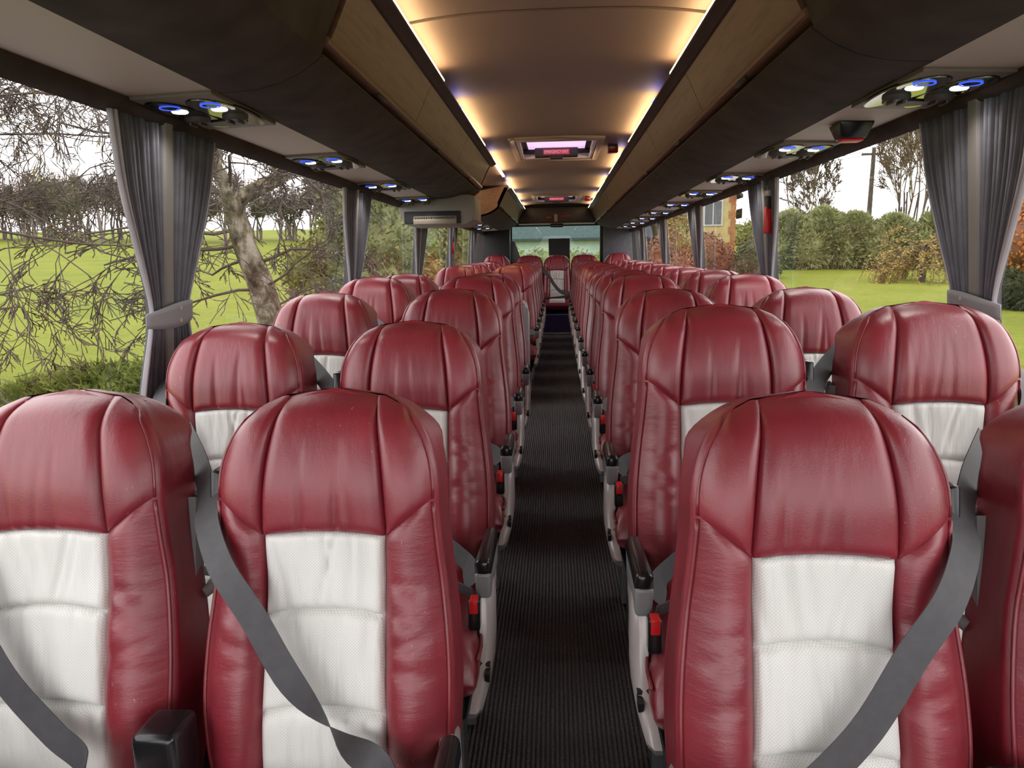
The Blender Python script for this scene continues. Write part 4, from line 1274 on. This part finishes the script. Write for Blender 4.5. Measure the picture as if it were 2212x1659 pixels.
# bare trees on the right
def bare(name, label, x, y, h, n_, leaf=0, spread=.5, mat='twig_tan', group=None, depth=4, rmin=.010, r0=.055):
    tr = []; br = []
    for i in range(n_):
        b0 = Vector((rg.uniform(-.3, .3), rg.uniform(-.3, .3), 0)); d = Vector((rg.uniform(-.28, .28), rg.uniform(-.2, .2), 1)).normalized()
        tr.append(([b0, b0 + d * h * .25, b0 + d * h * .45], [r0, r0 * .8, r0 * .6], 9))
        grow(br, b0 + d * h * .16, d, h * .8, r0 * .7, depth, rg, 0, (5, 6), spread, 6, .5, .10, .05)
    return tree_thing(name, label, (x, y, gz(x, y) - .1), tr, br, 'bark_brown', mat, (leaves_mb(br, leaf, .07, rg, 0), 'fol_yellow') if leaf else None, group, rmin)
bare('bare_tree', 'slender bare tree rising above the conifer hedge', 13.6, 41, 5.6, 3, rmin=.014)
bare('bare_tree', 'tall bare tree with sparse brown leaves left of the first right curtain', 14.6, 31.5, 7.0, 5, 1500, .55, rmin=.011)
bare('bare_tree', 'low bare tree between the hedge and the utility pole', 15.2, 44, 4.2, 3, rmin=.015)
bare('bare_tree', 'bare tree behind the weeping shrub on the right', 15.6, 33, 5.8, 4, 900, .6, rmin=.011)
# pole and wires
up = empty('utility_pole', (14.9, 36, gz(14.9, 36)))
m = MB(); m.tube([(0, 0, 0), (.05, 0, 5.3)], [.13, .09], 10); part('pole', m, M['bark_brown'], up)
m = MB(); m.box(-.5, .6, -.04, .04, 4.95, 5.05); part('cross_arm', m, M['bark_brown'], up, True, 40)
for dx in (-.4, .5):
    m = MB(); m.tube([(dx, 0, 5.1), (dx - 6, 4, 4.4), (dx - 14, 9, 4.2)], .012, 4); part('wire', m, M['black_matt'], up)
tag(up, 'leaning wooden utility pole with wires behind the right hedge', 'pole')
# orange tree and conifer at the far right
bush('orange_tree', 'orange-leaved tree at the right edge beyond the first curtain', 8.6, 12.6, [((0, 0, 2.0), (.9, .9, .8)), ((-.5, .2, 1.6), (.6, .6, .6)), ((.3, 0, 2.8), (.8, .8, .8))], 5000, .09, 'leaf', 'fol_orange', 'fol_rust', 'tree')
bush('conifer_bush', 'dark conifer bush under the orange tree at the right edge', 9.6, 15.0, [((0, 0, .6), (.8, .7, .65)), ((.8, 0, .8), (.8, .7, .8))], 4500, .15, 'spray', 'fol_dark', 'fol_dark')
# rusty hedge, dark bush near the house
bush('beech_hedge', 'rusty brown beech bush between the right rear curtains, right of the house', 5.5, 27, [((0, 0, 1.0), (.7, .6, 1.0)), ((.5, .1, .8), (.6, .6, .8))], 4500, .11, 'leaf', 'fol_rust', 'fol_rust')
bush('beech_hedge', 'rusty brown beech bush in front of the yellow house', 4.2, 26, [((0, 0, .9), (.7, .6, .9)), ((-.6, .1, 1.1), (.7, .6, 1.1))], 4500, .11, 'leaf', 'fol_rust', 'fol_rust')
bush('autumn_bush', 'golden autumn bush against the yellow house wall', 4.9, 31, [((0, 0, 1.6), (.7, .6, 1.3)), ((.1, .1, 2.4), (.5, .5, .7))], 4000, .12, 'leaf', 'fol_yellow', 'fol_rust')
bush('dark_bush', 'dark green rounded bush left of the second right curtain', 6.75, 25.5, [((0, 0, .75), (.65, .6, .8)), ((.5, .1, .55), (.5, .5, .6))], 4000, .11, 'leaf', 'fol_dark', 'fol_dark')
bush('far_bush', 'distant green bush on the rising field right of the house', 17.5, 75, [((0, 0, 1.0), (2.2, 1, 1.4)), ((3, 0, 1.2), (2.2, 1, 1.6)), ((-3, 0, .9), (2, 1, 1.3))], 4000, .35, 'leaf', 'fol_green')

simple('render_yellow', (.42, .33, .15), .9, 0, 3, .1)
simple('render_white', (.40, .39, .34), .9, 0, 3, .08)
simple('brick_orange', (.30, .12, .05), .9, 0, 8, .25)
simple('slate', (.042, .05, .058), .9, 0, 6, .2)
simple('frame_white', (.45, .45, .44), .6, 0, 4, .05)
simple('pane_dark', (.05, .055, .06), .1, 0, 4, .1)
def house(name, label, loc, w, d, h, rh, wall, wins, rz=0, gable=True, quoins=True):
    o = empty(name, loc, rz)
    m = MB(); m.box(-w/2, w/2, 0, d, -1, h); part('wall', m, M[wall], o, False)
    if gable:
        m = MB(); m.prism([(-w/2, h), (w/2, h), (0, h + rh)], 'y', 0, d); part('gable', m, M[wall], o, False)
        m = MB(); m.prism([(-w/2 - .25, h - .1), (0, h + rh + .12), (w/2 + .25, h - .1), (w/2 + .25, h - .25), (0, h + rh - .02), (-w/2 - .25, h - .25)], 'y', -.3, d + .2); part('roof', m, M['slate'], o, False)
    else:
        m = MB(); m.prism([(-.35, h - .1), (d/2, h + rh), (d + .3, h - .1), (d + .3, h - .2), (d/2, h + rh - .12), (-.35, h - .2)], 'x', -w/2 - .2, w/2 + .2); part('roof', m, M['slate'], o, False)
    if quoins:
        for sx_ in (-1, 1):
            for q in range(int((h + 1) / .36)):
                bw = .30 if q % 2 else .20
                m = MB(); x_ = sx_ * w / 2; m.box(min(x_, x_ - sx_ * bw) - .02, max(x_, x_ - sx_ * bw) + .02, -.03, .06, -1 + q * .36, -1 + q * .36 + .33); part('quoin', m, M['brick_orange'], o, False)
    for (x0, x1, z0, z1) in wins:
        m = MB(); m.box(x0, x1, -.06, .02, z0, z1); f = part('window', m, M['frame_white'], o, False)
        mx_ = (x0 + x1) / 2
        for a, b in ((x0 + .07, mx_ - .03), (mx_ + .03, x1 - .07)):
            m = MB(); m.box(a, b, -.075, -.055, z0 + .07, z1 - .07); part('pane', m, M['pane_dark'], f, False)
    tag(o, label, 'house')
    return o
house('house', 'yellow rendered house with orange brick corners beyond the right windows', (6.6, 35, gz(6.6, 35)), 3.6, 6, 3.4, 1.6, 'render_yellow', [(-1.3, -.4, 1.9, 3.1), (.3, 1.2, 1.9, 3.1), (.3, 1.2, .1, 1.3), (-1.3, -.4, .1, 1.3)])
house('house', 'white house with slate roof seen through the rear window', (-.3, 34, gz(0, 34) + .2), 9, 7, 2.05, 2.2, 'render_white', [(-2.6, -1.9, .1, 1.0), (1.2, 1.9, .1, 1.0), (-.6, .1, -.2, 1.0)], 0, False, False)
bush('hedge', 'clipped green hedge below the white house behind the coach', -.9, 27, [((-.9, 0, .9), (.9, .5, .9)), ((.3, 0, .85), (.8, .5, .9)), ((1.6, 0, .8), (.9, .5, .85)), ((2.8, 0, .8), (.8, .5, .9))], 6000, .12, 'leaf', 'fol_green', dz=.2)

# ------------------------------------------------------------------ lift the place so the aisle lies near z = 0
for o in bpy.data.objects:
    if o.parent is None and o is not cam: o.location.z += EYE
